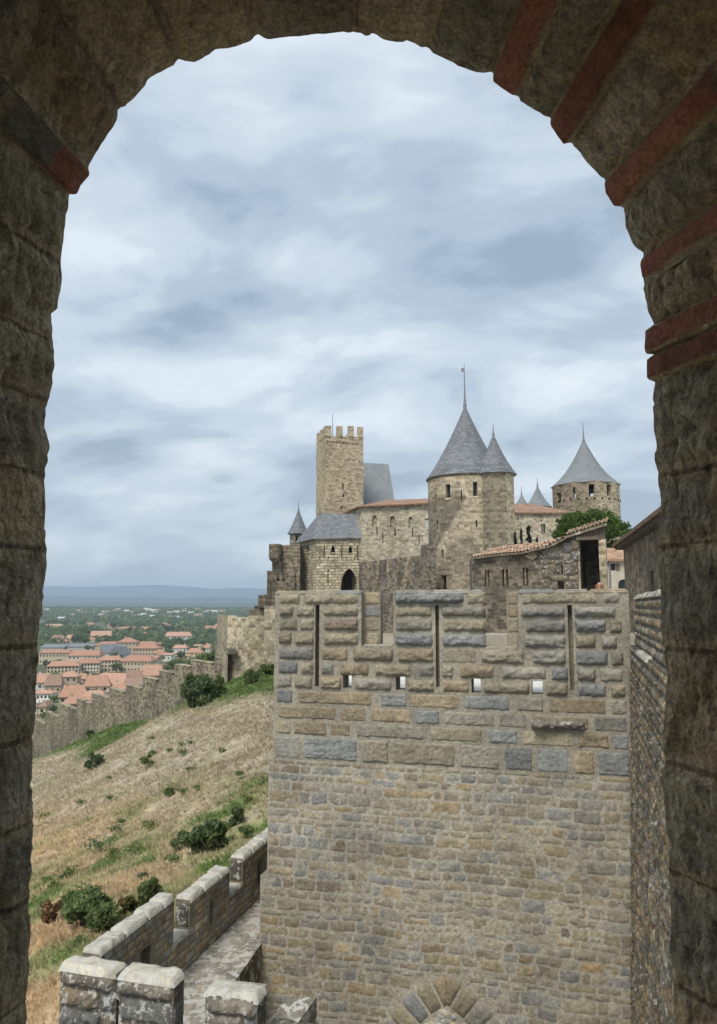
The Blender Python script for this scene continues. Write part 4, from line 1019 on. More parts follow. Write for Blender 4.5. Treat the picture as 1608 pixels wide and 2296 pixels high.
mb.quad((k0[0], k0[1], kc-.4), (k1[0], k1[1], kc-.4), (k2[0], k2[1], kc-.4), (kb[0], kb[1], kc-.4)); wall_facets(mb, [kb, k0], -5, kc)
mb.build('wall', M['keepstone'], keep)
for fr_, h in pan[:3]: pane_mb(fr_, h).build('slit_window', M['dark'], keep)
for fr_, h in pan[3:]: pane_mb(fr_, h, .3).build('putlog_hole', M['dark'], keep)
for (fr_, ln, ms) in ((frk, kl, [(0, .165), (.30, .46), (.60, .755), (.85, 1.)]), (Fr((k0[0], k0[1], 0), (k1[0]-k0[0], k1[1]-k0[1], 0)), float(np.linalg.norm(k1-k0)), [(0, .14), (.34, .52), (.70, .93)]), (Fr((kb[0], kb[1], 0), (k0[0]-kb[0], k0[1]-kb[1], 0)), kl, [(0, .2), (.3, .47), (.6, .75), (.86, 1)])):
    for a, b in ms:
        mb = MB(); slab(mb, fr_, [a*ln, b*ln], [kc-.4, kz+random.uniform(-.1, .1)], lambda u, v: True, .55); mb.build('merlon', M['keepstone'], keep)
mb = MB(); q0 = P(z1c(457, 500)[0], z1c(457, 500)[1], YK+2); mb.tube([(q0[0], q0[1], kc-.5), (q0[0], q0[1], Zat(z1c(457, 402)[1], YK+2))], [.07, .045], 6); mb.build('antenna', M['lead'], keep)
# --- steep slate roof behind the keep
hall = thing('slate_hall', P(850, 1300, 120)*np.array([1, 1, 0]), 'tall steep pale slate roof rising between square keep and round tower', 'building')
Yh = 118.; a = P(812, 1135, Yh); b = P(887, 1136, Yh); c = P(871.5, 1040.5, Yh+5); d = P(800, 1037, Yh+5)
a = P(780, 1135, Yh); mb = MB(); mb.quad(a, b, c, d); e = b+np.array([.6, 10, 0]); f = a+np.array([0, 10, 0]); mb.tri(b, e, c); mb.quad(e, f, d, c); mb.tri(f, a, d); mb.build('roof', M['slate2'], hall)
mb = MB(); wall_facets(mb, [a[:2]+[.3, .4], b[:2]+[-.3, .4], e[:2]+[-.3, -.3], f[:2]+[.3, -.3]], -5, a[2]+.1, closed=True); mb.build('wall', M['sandstone'], hall)
# --- inner castle wall with blind arches
YC = 93.; c1 = P(z1c(645, 1200)[0], 1300, YC)[:2]; c2 = P(z1c(1110, 1200)[0], 1300, YC-3)[:2]; c0 = P(z1c(512, 1200)[0], 1300, YC+8.5)[:2]
ce = Zat(z1c(0, 1010)[1], YC)
inner = thing('castle_range', (c1[0]+6, c1[1]+3, -5), 'long sandy castle wall with blind arches and a thin tiled roof, beside the round tower', 'building')
frc = Fr((c1[0], c1[1], 0), (c2[0]-c1[0], c2[1]-c1[1], 0)); cl_ = float(np.linalg.norm(c2-c1))
arches = [(717, 748, 1068, 1140), (835, 868, 1072, 1145), (955, 983, 1076, 1150)]
ha = [hit_h(frc, *R4(z1c, *q)) for q in arches]; hs_ = [hit_h(frc, *R4(z1c, *q)) for q in ((745, 753, 1140, 1192), (863, 871, 1145, 1205), (978, 986, 1150, 1200), (784, 790, 1180, 1250), (1022, 1028, 1195, 1262), (1130, 1136, 1180, 1240))]
hw = [hit_h(frc, *R4(z1c, 1062, 1090, 1088, 1155))]
mb = MB(); pan = wall_facets(mb, [c0, c1, c2, c2+np.array([3., 9.])], -6, ce, [(1, *h) for h in ha+hs_+hw], depth=.30); mb.build('wall', M['sandstone'], inner)
for i, (fr_, h) in enumerate(pan):
    if i < 3:
        mb = MB(); a, b, c, d = h; mb.quad(fr_(a, c, -.28), fr_(b, c, -.28), fr_(b, d, -.28), fr_(a, d, -.28), (.45, .43, .4))
        k = 9                                        # the round head: fill the corners back to the wall face
        xs_ = np.linspace(a, b, k); rad = (b-a)/2
        for x0, x1 in zip(xs_[:-1], xs_[1:]):
            y0, y1 = [d-rad+math.sqrt(max(rad*rad-(x-(a+b)/2)**2, 0)) for x in (x0, x1)]
            mb.quad(fr_(x0, y0, .003), fr_(x1, y1, .003), fr_(x1, d+.02, .003), fr_(x0, d+.02, .003), (.5, .5, .5))
        mb.build('blind_arch', M['sandstone'], inner)
    elif i < 9: pane_mb(fr_, h, .28).build('slit_window', M['dark'], inner)
    else:
        w_ = pane_mb(fr_, h, .2); wo = w_.build('window', M['pane'], inner); a, b, c, d = h; mb = MB()
        for t in (0, .33, .66, 1): mb.hexa([tuple(fr_(a+(b-a)*t*.96+x, c+y, n_)) for y in (0, d-c) for x, n_ in ((0, -.19), (.09, -.19), (.09, -.23), (0, -.23))])
        for t in (0, .25, .5, .75, 1): mb.hexa([tuple(fr_(a+x, c+(d-c)*t*.96+y, n_)) for y in (0, .09) for x, n_ in ((0, -.18), (b-a, -.18), (b-a, -.22), (0, -.22))])
        mb.build('window_bars', M['white'], wo)
mb = MB(); o1 = np.r_[c1+np.array([-.4, -.5]), ce]; o2 = np.r_[c2+np.array([0, -.5]), ce]; o0 = np.r_[c0+np.array([-.5, .2]), ce]
rz = Zat(z1c(0, 968)[1], YC+6)
r1 = np.array([P(z1c(800, 0)[0], 1100, YC+6)[0], YC+6, rz]); r2 = np.array([o2[0]+2, YC+4, rz]); r0 = np.array([r1[0]-2.0, YC+9, rz])
mb.quad(o1, o2, r2, r1); mb.tri(o0, o1, r1); mb.quad(o1-[0, 0, .16], o2-[0, 0, .16], o2-[0, 0, .002], o1-[0, 0, .002], (.4, .36, .3)); mb.quad(o0-[0, 0, .16], o1-[0, 0, .16], o1-[0, 0, .002], o0-[0, 0, .002], (.4, .36, .3))
mb.quad(r1, r2, r2+[0, 9, -3], r1+[0, 9, -3]); mb.build('roof', M['tile'], inner)
# --- gate tower with hipped slate roof
YGt = 79.; g1 = P(z1c(348, 1300)[0], 1300, YGt)[:2]; g2 = P(z1c(645, 1300)[0], 1300, YGt-1.)[:2]; g0 = P(z1c(236, 1300)[0], 1300, YGt+5.5)[:2]; g3 = g2+(g0-g1)
gz = Zat(z1c(0, 1222)[1], YGt)
gate = thing('gate_tower', (g1[0]+3, g1[1]+3, -6), 'square banded stone gate tower with hipped slate roof and a dark pointed archway', 'tower')
frg = Fr((g1[0], g1[1], 0), (g2[0]-g1[0], g2[1]-g1[1], 0))
hg = [hit_h(frg, *R4(z1c, *q)) for q in ((446, 473, 1258, 1310), (560, 586, 1262, 1314))]
hgs = [hit_h(frg, *R4(z1c, *q)) for q in ((400, 406, 1258, 1350), (515, 521, 1264, 1356), (619, 625, 1268, 1360), (424, 431, 1425, 1530))]
hgp = [hit_h(frg, *R4(z1c, *q)) for q in ((370, 377, 1336, 1350), (428, 435, 1338, 1351), (484, 491, 1340, 1353), (542, 549, 1342, 1355), (597, 604, 1344, 1357))]
hga = [hit_h(frg, *R4(z1c, 510, 622, 1418, 1600))]
frg0 = Fr((g0[0], g0[1], 0), (g1[0]-g0[0], g1[1]-g0[1], 0)); hg0 = [hit_h(frg0, *R4(z1c, 287, 305, 1255, 1308))]
mb = MB(); pan = wall_facets(mb, [g0, g1, g2, g3], -6, gz, [(0, *hg0[0])]+[(1, *h) for h in hg+hgs+hgp+hga], depth=.55, col=(.52, .51, .49)); mb.build('wall', M['rust'], gate)
for i, (fr_, h) in enumerate(pan[:-1]):
    dd = .4
    o = pane_mb(fr_, h, dd).build('window' if i < 3 else ('slit_window' if i < 7 else 'putlog_hole'), M['dark'], gate)
    if i < 3:
        a, b, c, d = h; mb = MB(); m_ = (a+b)/2
        for s_, x in ((-1, a), (1, b)): mb.tri(fr_(x, d-.5, .004), fr_(x, d+.01, .004), fr_(m_, d+.01, .004), (.5, .5, .48)) if s_ > 0 else mb.tri(fr_(x, d-.5, .004), fr_(m_, d+.01, .004), fr_(x, d+.01, .004), (.5, .5, .48))
        mb.hexa([tuple(fr_(x, c+y, n_)) for y in (-.15, 0) for x, n_ in ((a-.1, .06), (b+.1, .06), (b+.1, -.3), (a-.1, -.3))], (.55, .53, .5)); mb.build('window_surround', M['rust'], o)
fr_, h = pan[-1]; a, b, c, d = h; mb = MB(); k = 16; m_ = (a+b)/2; hw_ = (b-a)/2
for x0, x1 in zip(np.linspace(a, b, k+1)[:-1], np.linspace(a, b, k+1)[1:]):
    ff = lambda x: d-2.4*hw_*.9+2.4*hw_*.9*math.sqrt(max(0, 1-(abs(x-m_)/hw_)**1.6))
    y0, y1 = ff(x0), ff(x1); mb.quad(fr_(x0, y0, .004), fr_(x1, y1, .004), fr_(x1, d+.02, .004), fr_(x0, d+.02, .004), (.5, .49, .47))
    # raised moulding round the arch
    if True:
        g_ = lambda x, y, s: (m_+(x-m_)*s, c+(y-c)*(1+(s-1)*.5))
        p0, p1 = g_(x0, y0, 1.0), g_(x1, y1, 1.0); q0, q1 = g_(x0, y0, 1.14), g_(x1, y1, 1.14)
        mb.quad(fr_(*p0, .06), fr_(*p1, .06), fr_(*q1, .06), fr_(*q0, .06), (.6, .57, .52)); mb.quad(fr_(*p0, -.5), fr_(*p1, -.5), fr_(*p1, .06), fr_(*p0, .06), (.4, .4, .4))
mb.build('arch_head', M['rust'], gate)
mb = MB(); mb.quad(fr_(a-.4, c, -2.2), fr_(b+.4, c, -2.2), fr_(b+.4, d+.4, -2.2), fr_(a-.4, d+.4, -2.2)); mb.quad(fr_(a, c, -.5), fr_(a, c, -2.3), fr_(a, d, -2.3), fr_(a, d, -.5)); mb.quad(fr_(b, c, -2.3), fr_(b, c, -.5), fr_(b, d, -.5), fr_(b, d, -2.3)); mb.build('archway', M['shade'], gate)
mb = MB(); ov = .35; U = frg.U; Nn = frg.N
e1 = np.r_[g1, gz]+(-U*.3+Nn*ov)*[1, 1, 0]+[0, 0, -.02]; e2 = np.r_[g2, gz]+(U*.25+Nn*ov)*[1, 1, 0]+[0, 0, -.02]; e0 = np.r_[g0, gz]+(-U*.55)*[1, 1, 0]+[0, 0, -.02]; e3 = np.r_[g3, gz]+(U*.25-Nn*.3)*[1, 1, 0]+[0, 0, -.02]
zr = Zat(z1c(0, 1054)[1], YGt+2.6); ra = np.array([P(z1c(372, 0)[0], 1150, YGt+2.6)[0], YGt+2.6, zr]); rb = np.array([P(z1c(602, 0)[0], 1150, YGt+2.2)[0], YGt+2.2, zr-.15])
mb.quad(e1, e2, rb, ra); mb.tri(e0, e1, ra); mb.quad(e3, e0, ra, rb); mb.tri(e2, e3, rb); mb.quad(e0, e3, e2, e1); mb.build('roof', M['slate'], gate)
spike(ra, zr-.1, Zat(z1c(365, 1000)[1], YGt+2.6), .05).build('finial', M['lead'], gate)
# --- small cone turret behind the gate
YS = 92.; SCn = np.array([Xat(z1c(232, 0)[0], 1200, YS), YS]); SR = 62*.51/1.4925/F*YS
tur = thing('cone_turret', (SCn[0], SCn[1], -5), 'small round turret with grey cone roof, leftmost of the pointed roofs', 'turret')
mb = MB(); sz = Zat(z1c(0, 1192)[1], YS); hh_ = [(-.25, .0, sz-1.5, sz-.3)]
mb2 = MB(); lathe_wall(mb2, SCn, SR*.9, -6, sz+.03, hh_, n=28, m=6); mb2.build('wall', M['greystone'], tur, True); lathe_pane(SCn, SR*.9, hh_[0]).build('window', M['dark'], tur)
cone_roof(mb, SCn, SR*1.16, sz, Zat(z1c(0, 1022)[1], YS), 24, .12, 10, pw=1.05); mb.build('roof', M['slate'], tur, True); spike(SCn, Zat(z1c(0, 1026)[1], YS), Zat(z1c(0, 972)[1], YS), .05).build('finial', M['lead'], tur)
# --- outwork at the left of the castle: corbelled turret, stepped walls
YB = 80.; bl = thing('bartizan_wall', P(625, 1400, YB)*[1, 1, 0]+[0, 0, -8], 'stepped grey outwork with a corbelled round turret at the castle left end', 'wall')
BC = np.array([Xat(z1c(82, 0)[0], 1200, YB), YB]); BRd = 41*.51/1.4925/F*YB
mb = MB(); t_ = [(1390, .10), (1372, .55), (1366, .7), (1360, .8), (1354, .95), (1348, 1.), (1258, 1.0)]
th = np.linspace(-math.pi, math.pi, 33)
mb.grid(np.stack([np.stack([BC[0]+BRd*f*np.sin(th), BC[1]-BRd*f*np.cos(th), 0*th+Zat(z1c(0, y)[1], YB)], -1) for y, f in t_], 0), (.42, .41, .38), np.stack([np.stack([th*BRd, 0*th+Zat(z1c(0, y)[1], YB)], -1) for y, f in t_], 0)); mb.build('corbelled_turret', M['greystone'], bl, True)
def facade(f, parts_, Yp, mat, parent, name, dep=1.2, col=(.5, .5, .5)):
    mb = MB()
    for x0, x1, yt, yb in parts_:
        a = f(x0, yt); b = f(x1, yb); A_ = P(a[0], a[1], Yp); B_ = P(b[0], b[1], Yp)
        wall_facets(mb, [(A_[0], Yp), (B_[0], Yp), (B_[0], Yp+dep), (A_[0], Yp+dep)], min(B_[2], A_[2])-.1, A_[2], closed=True, col=col); mb.quad((A_[0], Yp, A_[2]), (B_[0], Yp, A_[2]), (B_[0], Yp+dep, A_[2]), (A_[0], Yp+dep, A_[2]), col)
    return mb.build(name, mat, parent)
facade(z1c, [(62, 123, 1264, 1700), (124, 212, 1262, 1700)], YB+.6, M['greystone'], bl, 'wall', 3., (.5, .48, .45))
facade(z1c, [(200, 240, 1255, 1700)], YB+.2, M['darkstone'], bl, 'wall', 3., (.7, .68, .62))
facade(z1c, [(28, 70, 1432, 1760)], YB+.1, M['greystone'], bl, 'wall', 2., (.33, .32, .31))
facade(z1c, [(60, 155, 1500, 1760)], YB-.3, M['greystone'], bl, 'wall', 2., (.48, .46, .43))
facade(z1c, [(150, 205, 1438, 1700)], YB-.2, M['darkstone'], bl, 'wall', 2., (.62, .6, .56))
facade(z1c, [(75, 90, 1440, 1502), (108, 126, 1442, 1502)], YB-.28, M['greystone'], bl, 'merlon', .5)
fb = Fr((0, YB-.32, 0), (1, 0, 0)); mb = MB(); ctr = fb.hit(*z1c(118, 1640)); 
for k in range(14):
    for (r0, r1, n_, c_) in ((.72, .90, .08, .5), (.58, .72, .05, .36), (0., .58, .03, .1)):
        t0, t1 = math.pi*k/14, math.pi*(k+1)/14
        f = lambda t, r: fb(ctr[0]+r*math.cos(t), ctr[1]+r*1.2*math.sin(t), n_)
        mb.quad(f(t1, r0), f(t0, r0), f(t0, r1), f(t1, r1), (c_, c_*.97, c_*.9))
mb.build('archway', M['greystone'], bl)
# --- dark curtain between gate tower and round tower
cA = P(z1c(632, 0)[0], 1300, 77.)[:2]; cB = P(z1c(1092, 0)[0], 1300, 64.5)[:2]
cur_ = thing('castle_curtain', ((cA[0]+cB[0])/2, (cA[1]+cB[1])/2, -5), 'blackened curtain wall with pale filled-in crenels leading from gate tower to round tower', 'wall')
frk_ = Fr((cA[0], cA[1], 0), (cB[0]-cA[0], cB[1]-cA[1], 0)); zt = Zat(z1c(0, 1378)[1], 77.)
cll = float(np.linalg.norm(cB-cA)); mb = MB(); slab(mb, frk_, [0, cll], [-6, zt], lambda u, v: True, .7, (.62, .6, .58)); 
slab(mb, frk_, [cll-1.4, cll], [zt, zt+.9], lambda u, v: True, .7, (.62, .6, .58)); mb.build('wall', M['darkstone'], cur_)
for (xa, xb, ybot, xa2, xb2) in ((689, 702, 1440, 689, 700), (755, 768, 1600, 715, 748), (815, 830, 1445, 815, 830), (882, 897, 1440, 882, 897), (955, 973, 1600, 893, 935)):
    u0, vv1 = frk_.hit(*z1c(xa, 1370)); u1 = frk_.hit(*z1c(xb, 1370))[0]; p0, vb = frk_.hit(*z1c(xa2, ybot)); p1 = frk_.hit(*z1c(xb2, ybot))[0]
    mb = MB(); mb.quad(frk_(p0, vb, .05), frk_(p1, vb, .05), frk_(u1, zt-.03, .05), frk_(u0, zt-.03, .05), (.62, .58, .52)); mb.quad(frk_(p1, vb, .05), frk_(p1, vb, -.1), frk_(u1, zt-.03, -.1), frk_(u1, zt-.03, .05)); mb.quad(frk_(p0, vb, -.1), frk_(p0, vb, .05), frk_(u0, zt-.03, .05), frk_(u0, zt-.03, -.1))
    mb.build('infill', M['greystone'], cur_)
# --- round tower on the right
YR = 105.; RCn = np.array([Xat(1317, 1200, YR), YR]); RR = 73/F*YR
rt = thing('open_round_tower', (RCn[0], RCn[1], -4), 'round tower with faceted grey cone roof and open belfry windows, standing behind the round pine', 'tower')
def rh(x0, x1, y0, y1):
    a, b, c, d = R4(z2c, x0, x1, y0, y1); return (ang_of(a, RCn, RR), ang_of(b, RCn, RR), Zat(d, YR-RR*.8), Zat(c, YR-RR*.8))
rz0 = Zat(1090.5, YR)
op = [rh(746, 774, 598, 676), rh(842, 858, 574, 660), rh(950, 992, 560, 650), rh(1090, 1130, 560, 645), rh(1188, 1199, 575, 660)]
bk = [(math.pi-.75, math.pi-.45, op[2][2]-.1, op[2][3]), (-math.pi+.25, -math.pi+.75, op[2][2]-.1, op[2][3]), (-math.pi+.02, -math.pi+.2, op[2][2]-.3, op[2][3]), (math.pi-.25, math.pi-.02, op[2][2]-.3, op[2][3])]
rs = [rh(1078, 1090, 725, 765)]
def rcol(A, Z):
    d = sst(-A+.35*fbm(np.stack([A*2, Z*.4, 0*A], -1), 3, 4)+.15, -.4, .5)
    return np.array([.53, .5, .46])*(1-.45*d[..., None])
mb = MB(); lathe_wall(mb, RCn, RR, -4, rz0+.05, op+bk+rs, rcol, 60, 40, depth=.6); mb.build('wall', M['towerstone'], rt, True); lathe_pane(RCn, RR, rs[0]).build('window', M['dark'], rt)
mb = MB(); cone_roof(mb, RCn, RR*1.06, rz0-.1, Zat(984.5, YR), 9, .30, 14, pw=1.0); mb.build('roof', M['slate2'], rt)
spike(RCn, Zat(990, YR), Zat(948, YR), .10).build('finial', M['lead'], rt)
zz_ = op[2][2]
for k in range(11):
    mb = MB(); a = -1.2+k*.23; mb.box((RCn[0]+RR*math.sin(a)-.13, RCn[1]-RR*math.cos(a)-.03, zz_-.45), (RCn[0]+RR*math.sin(a)+.13, RCn[1]-RR*math.cos(a)+.3, zz_-.18)); mb.build('putlog_hole', M['dark'], rt)
# --- tiled range between the towers
def simple_house(o, cx, cy, w, d, z0, ze, zr, rot, wallm, roofm, wcol=(.5, .5, .5), rcol=(.5, .5, .5), hip=0., ov=.35, holes=(), wname='window', panem=None, gable=True, shed=False, chim=0):
    c_, s_ = math.cos(rot), math.sin(rot)
    def W_(x, y, z): return np.array([cx+x*c_-y*s_, cy+x*s_+y*c_, z])
    p = [W_(-w/2, -d/2, 0)[:2], W_(w/2, -d/2, 0)[:2], W_(w/2, d/2, 0)[:2], W_(-w/2, d/2, 0)[:2]]
    mb = MB(); pan = wall_facets(mb, p, z0, ze, holes, depth=.2, col=wcol, closed=True)
    if not hip and not shed and zr > ze:
        for sx in (-1, 1):
            t_ = [W_(sx*w/2, -d/2, ze), W_(sx*w/2, d/2, ze), W_(sx*w/2, 0, zr-.08)]; mb.tri(*(t_ if sx > 0 else t_[::-1]), wcol)
    mb.build('wall', wallm, o)
    mb = MB(); e = [W_(-w/2-ov, -d/2-ov, ze), W_(w/2+ov, -d/2-ov, ze), W_(w/2+ov, d/2+ov, ze), W_(-w/2-ov, d/2+ov, ze)]; th = .18
    a, b = W_(-w/2-ov+hip, 0, zr), W_(w/2+ov-hip, 0, zr); up = np.array([0, 0, th])
    mb.quad(e[0]+up, e[1]+up, b+up, a+up, rcol); mb.quad(e[2]+up, e[3]+up, a+up, b+up, rcol)
    mb.tri(e[1]+up, e[2]+up, b+up, rcol); mb.tri(e[3]+up, e[0]+up, a+up, rcol)
    for i in range(4): mb.quad(e[i], e[(i+1) % 4], e[(i+1) % 4]+up*.99, e[i]+up*.99, np.array(rcol)*.8)
    mb.quad(e[3], e[2], e[1], e[0], np.array(rcol)*.5); ro_ = mb.build('roof', roofm, o)
    if chim:
        mb = MB(); q0 = W_(w*chim, d*.12, 0); mb.box((q0[0]-.4, q0[1]-.35, ze+.2), (q0[0]+.4, q0[1]+.35, zr+.9), np.array(wcol)*.9); mb.box((q0[0]-.5, q0[1]-.45, zr+.902), (q0[0]+.5, q0[1]+.45, zr+1.05), (.35, .2, .14)); mb.build('chimney', M['houses'], ro_)
    for fr_, h in pan: pane_mb(fr_, h, .17).build(wname, panem or M['pane'], o)
    return W_
YQ = 96.; q1 = P(z2c(370, 0)[0], 1300, YQ); q2 = P(z2c(850, 0)[0], 1300, YQ)
rg = thing('tiled_range', ((q1[0]+q2[0])/2, YQ+4, -4), 'low sandstone range with orange tiled hip roof between the two round towers', 'building')
frq = Fr((q1[0], YQ, 0), (1, 0, 0)); 
hq = [hit_h(frq, *R4(z2c, *q)) for q in ((415, 428, 808, 824), (593, 607, 825, 838), (744, 757, 832, 846), (601, 612, 858, 926), (616, 632, 858, 926))]
wq = q2[0]-q1[0]
simple_house(rg, (q1[0]+q2[0])/2-2.2, YQ+5, wq+4.4, 10, -4, Zat(z2c(0, 790)[1], YQ)+.15, Zat(z2c(0, 712)[1], YQ+5), 0, M['sandstone'], M['tile'], holes=[(0, h[0]+4.4, h[1]+4.4, h[2], h[3]) for h in hq], hip=4.6)
for nm, x, ya, ys, ye, xl, xr, lab in (('pointed_roof', 583, 555, 500, 733, 484, 702, 'pale pointed slate roof behind the tiled range, next to the open round tower'), ('pointed_roof', 458, 622, 565, 712, 398, 510, 'smaller pointed slate roof peeping out beside the stair turret')):
    Y_ = 122. if x > 500 else 132.; C_ = np.array([Xat(z2c(x, 0)[0], 1200, Y_), Y_]); Rr = (xr-xl)/2*.4353/1.4925/F*Y_
    t = thing(nm, (C_[0], C_[1], 0), lab, 'turret'); mb = MB(); cone_roof(mb, C_, Rr, Zat(z2c(0, ye)[1], Y_), Zat(z2c(0, ya)[1], Y_), 12, .22, 10); mb.build('roof', M['slate2'], t)
    spike(C_, Zat(z2c(0, ya+6)[1], Y_), Zat(z2c(0, ys)[1], Y_), .07).build('finial', M['lead'], t); mb = MB(); lathe_wall(mb, C_, Rr*.88, -3, Zat(z2c(0, ye)[1], Y_)+.04, n=24, m=4); mb.build('wall', M['sandstone'], t, True)
# --- lean-to guard building with door tower
YLr, YLl = 42., 47.
lA = P(z2c(70, 0)[0], 1300, YLl); lB = P(z2c(890, 0)[0], 1300, YLr); lC = P(z2c(1108, 0)[0], 1300, YLr-.6)
lean = thing('guard_building', ((lA[0]+lC[0])/2, 45, -4), 'dark stone lean-to with a sloping clay tile roof and a tall black doorway', 'building')
frl = Fr((lA[0], lA[1], 0), (lB[0]-lA[0], lB[1]-lA[1], 0)); ll = float(np.linalg.norm((lB-lA)[:2]))
tops_ = [(70, 1112), (300, 1082), (480, 1068), (620, 1035), (760, 985), (830, 950), (890, 930)]
wins = [(168, 182, 1212, 1338), (188, 202, 1212, 1338), (300, 318, 1205, 1336), (328, 346, 1205, 1336), (458, 476, 1195, 1334), (484, 501, 1195, 1334), (752, 768, 1178, 1246), (62, 72, 1235, 1310)]
hl = [hit_h(frl, *R4(z2c, *q)) for q in wins]; hn = [hit_h(frl, *R4(z2c, 724, 776, 1298, 1362))]
mb = MB(); bps = [frl.hit(*z2c(x, y)) for x, y in tops_]; zl = bps[0][1]
zcap = min(b[1] for b in bps)
us = [0, ll]+[x for h in hl+hn for x in h[:2]]; vs = [-4, zcap]+[x for h in hl+hn for x in h[2:]]
us = [min(max(u, 0), ll) for u in us]
slab(mb, frl, us, vs, lambda u, v: not inr(u, v, hl+hn), .35, (.55, .53, .5), back=False)
for (a, b) in zip(bps[:-1], bps[1:]): mb.quad(frl(a[0], zcap, 0), frl(b[0], zcap, 0), frl(b[0], b[1], 0), frl(a[0], a[1], 0), (.55, .53, .5), [(a[0], zcap), (b[0], zcap), (b[0], b[1]), (a[0], a[1])])
mb.quad((lA[0], lA[1], -4), (lA[0]+.6, lA[1]+5, -4), (lA[0]+.6, lA[1]+5, zl), (lA[0], lA[1], zl)); mb.build('wall', M['darkstone'], lean)
for h in hl: pane_mb(frl, h, .32).build('window', M['dark'], lean)
pane_mb(frl, hn[0], .32).build('niche', M['darkstone'], lean)
mb = MB()
for (x0, x1) in ((182, 188), (318, 328), (476, 484)):
    a, b, c, d = hit_h(frl, x := z2c(x0, 0)[0], z2c(x1, 0)[0], z2c(0, 1205)[1], z2c(0, 1336)[1])
    mb = MB(); mb.hexa([tuple(frl(u, v, n_)) for v in (c, d) for u, n_ in ((a, .02), (b, .02), (b, -.3), (a, -.3))], (.5, .48, .44)); mb.build('mullion', M['greystone'], lean)
rr = random.Random(8); mb = MB()                       # big rough quoins at the right half
def zb(x0, x1, y0, y1): return hit_h(frl, *R4(z2c, x0, x1, y0, y1))
for q in ((600, 674, 1208, 1280), (600, 672, 1284, 1350), (682, 806, 1252, 1296), (810, 888, 1254, 1298), (682, 720, 1300, 1364), (780, 888, 1302, 1362), (832, 890, 1156, 1250), (832, 890, 1064, 1152), (832, 888, 975, 1060), (775, 828, 1086, 1170), (770, 828, 1000, 1082), (585, 765, 1082, 1130), (585, 700, 1134, 1170), (700, 765, 1134, 1176), (590, 680, 1174, 1204), (700, 748, 1180, 1248), (775, 828, 1175, 1250)):
    u0, u1, v0, v1 = zb(*q); block(mb, frl, u0+.01, u1-.01, v0+.01, v1-.01, .05, stone_col(rr, .1)*.72, rr, margin=.02, rnd=.06, res=.09)
mb.build('dressed_stone', M['lichenwall'], lean, True)
dz = [zb(478, 575, 1070, 1134)]; u0, u1, v0, v1 = dz[0]; mb = MB()
mb.hexa([tuple(frl(*p_, n_)) for n_ in (.0, .12) for p_ in ((u0, v0+.45*(v1-v0)), (u0+.62*(u1-u0), v0), (u1, v0+.35*(v1-v0)), (u0+.75*(u1-u0), v1))], (.55, .53, .48)); mb.build('chute_stone', M['greystone'], lean)
# door tower
frd = Fr((lB[0], lB[1], 0), (lC[0]-lB[0], lC[1]-lB[1], 0)); dl = float(np.linalg.norm((lC-lB)[:2])); da, db, dzz, dt = hit_h(frd, *R4(z2c, 900, 1048, 972, 1400))
ztl, ztr = frd.hit(*z2c(892, 930))[1], frd.hit(*z2c(1102, 850))[1]
mb = MB(); slab(mb, frd, [0, dl, da, db], [-4, dt], lambda u, v: not (da < u < db), .5, (.95, .9, .82)); mb.build('door_jamb', M['greystone'], lean)
mb = MB(); mb.quad(frd(da, -4, -2.6), frd(db, -4, -2.6), frd(db, dt, -2.6), frd(da, dt, -2.6), (.5, .5, .5)); mb.quad(frd(db, -4, -2.6), frd(db, -4, -.5), frd(db, dt, -.5), frd(db, dt, -2.6), (.6, .6, .6)); mb.quad(frd(da, -4, -.5), frd(da, -4, -2.6), frd(da, dt, -2.6), frd(da, dt, -.5)); mb.quad(frd(da, dt, -2.6), frd(db, dt, -2.6), frd(db, dt, -.5), frd(da, dt, -.5)); mb.build('doorway', M['darkstone'], lean)
u0, u1, v0, v1 = hit_h(frd, *R4(z2c, 1008, 1030, 1106, 1146)); mb = MB(); mb.hexa([tuple(frd(u, v, n_)) for v in (v0, v1) for u, n_ in ((u0, -2.40), (u1, -2.40), (u1, -2.62), (u0, -2.62))]); mb.build('window', M['dark'], lean)
mb = MB(); n_ = 9
for k in range(n_):
    a, b = dl*k/n_, dl*(k+1)/n_-.02; f = lambda u: ztl+(ztr-ztl)*u/dl-.05
    for z_ in (0,): mb.hexa([tuple(frd(u, v, m_)) for (vv) in ((dt-.05, dt-.05), (f(a), f(b))) for (u, v, m_) in ((a, vv[0], .03), (b, vv[1], .03), (b, vv[1], -.1), (a, vv[0], -.1))], np.array([.5, .5, .5])*rr.uniform(.8, 1.2))
mb.hexa([tuple(frd(u, v, m_)) for v in (dt-.06, dt+.12) for u, m_ in ((-.05, .10), (dl-.35, .10), (dl-.35, -.2), (-.05, -.2))]); mb.build('timber_gable', M['wood'], lean)
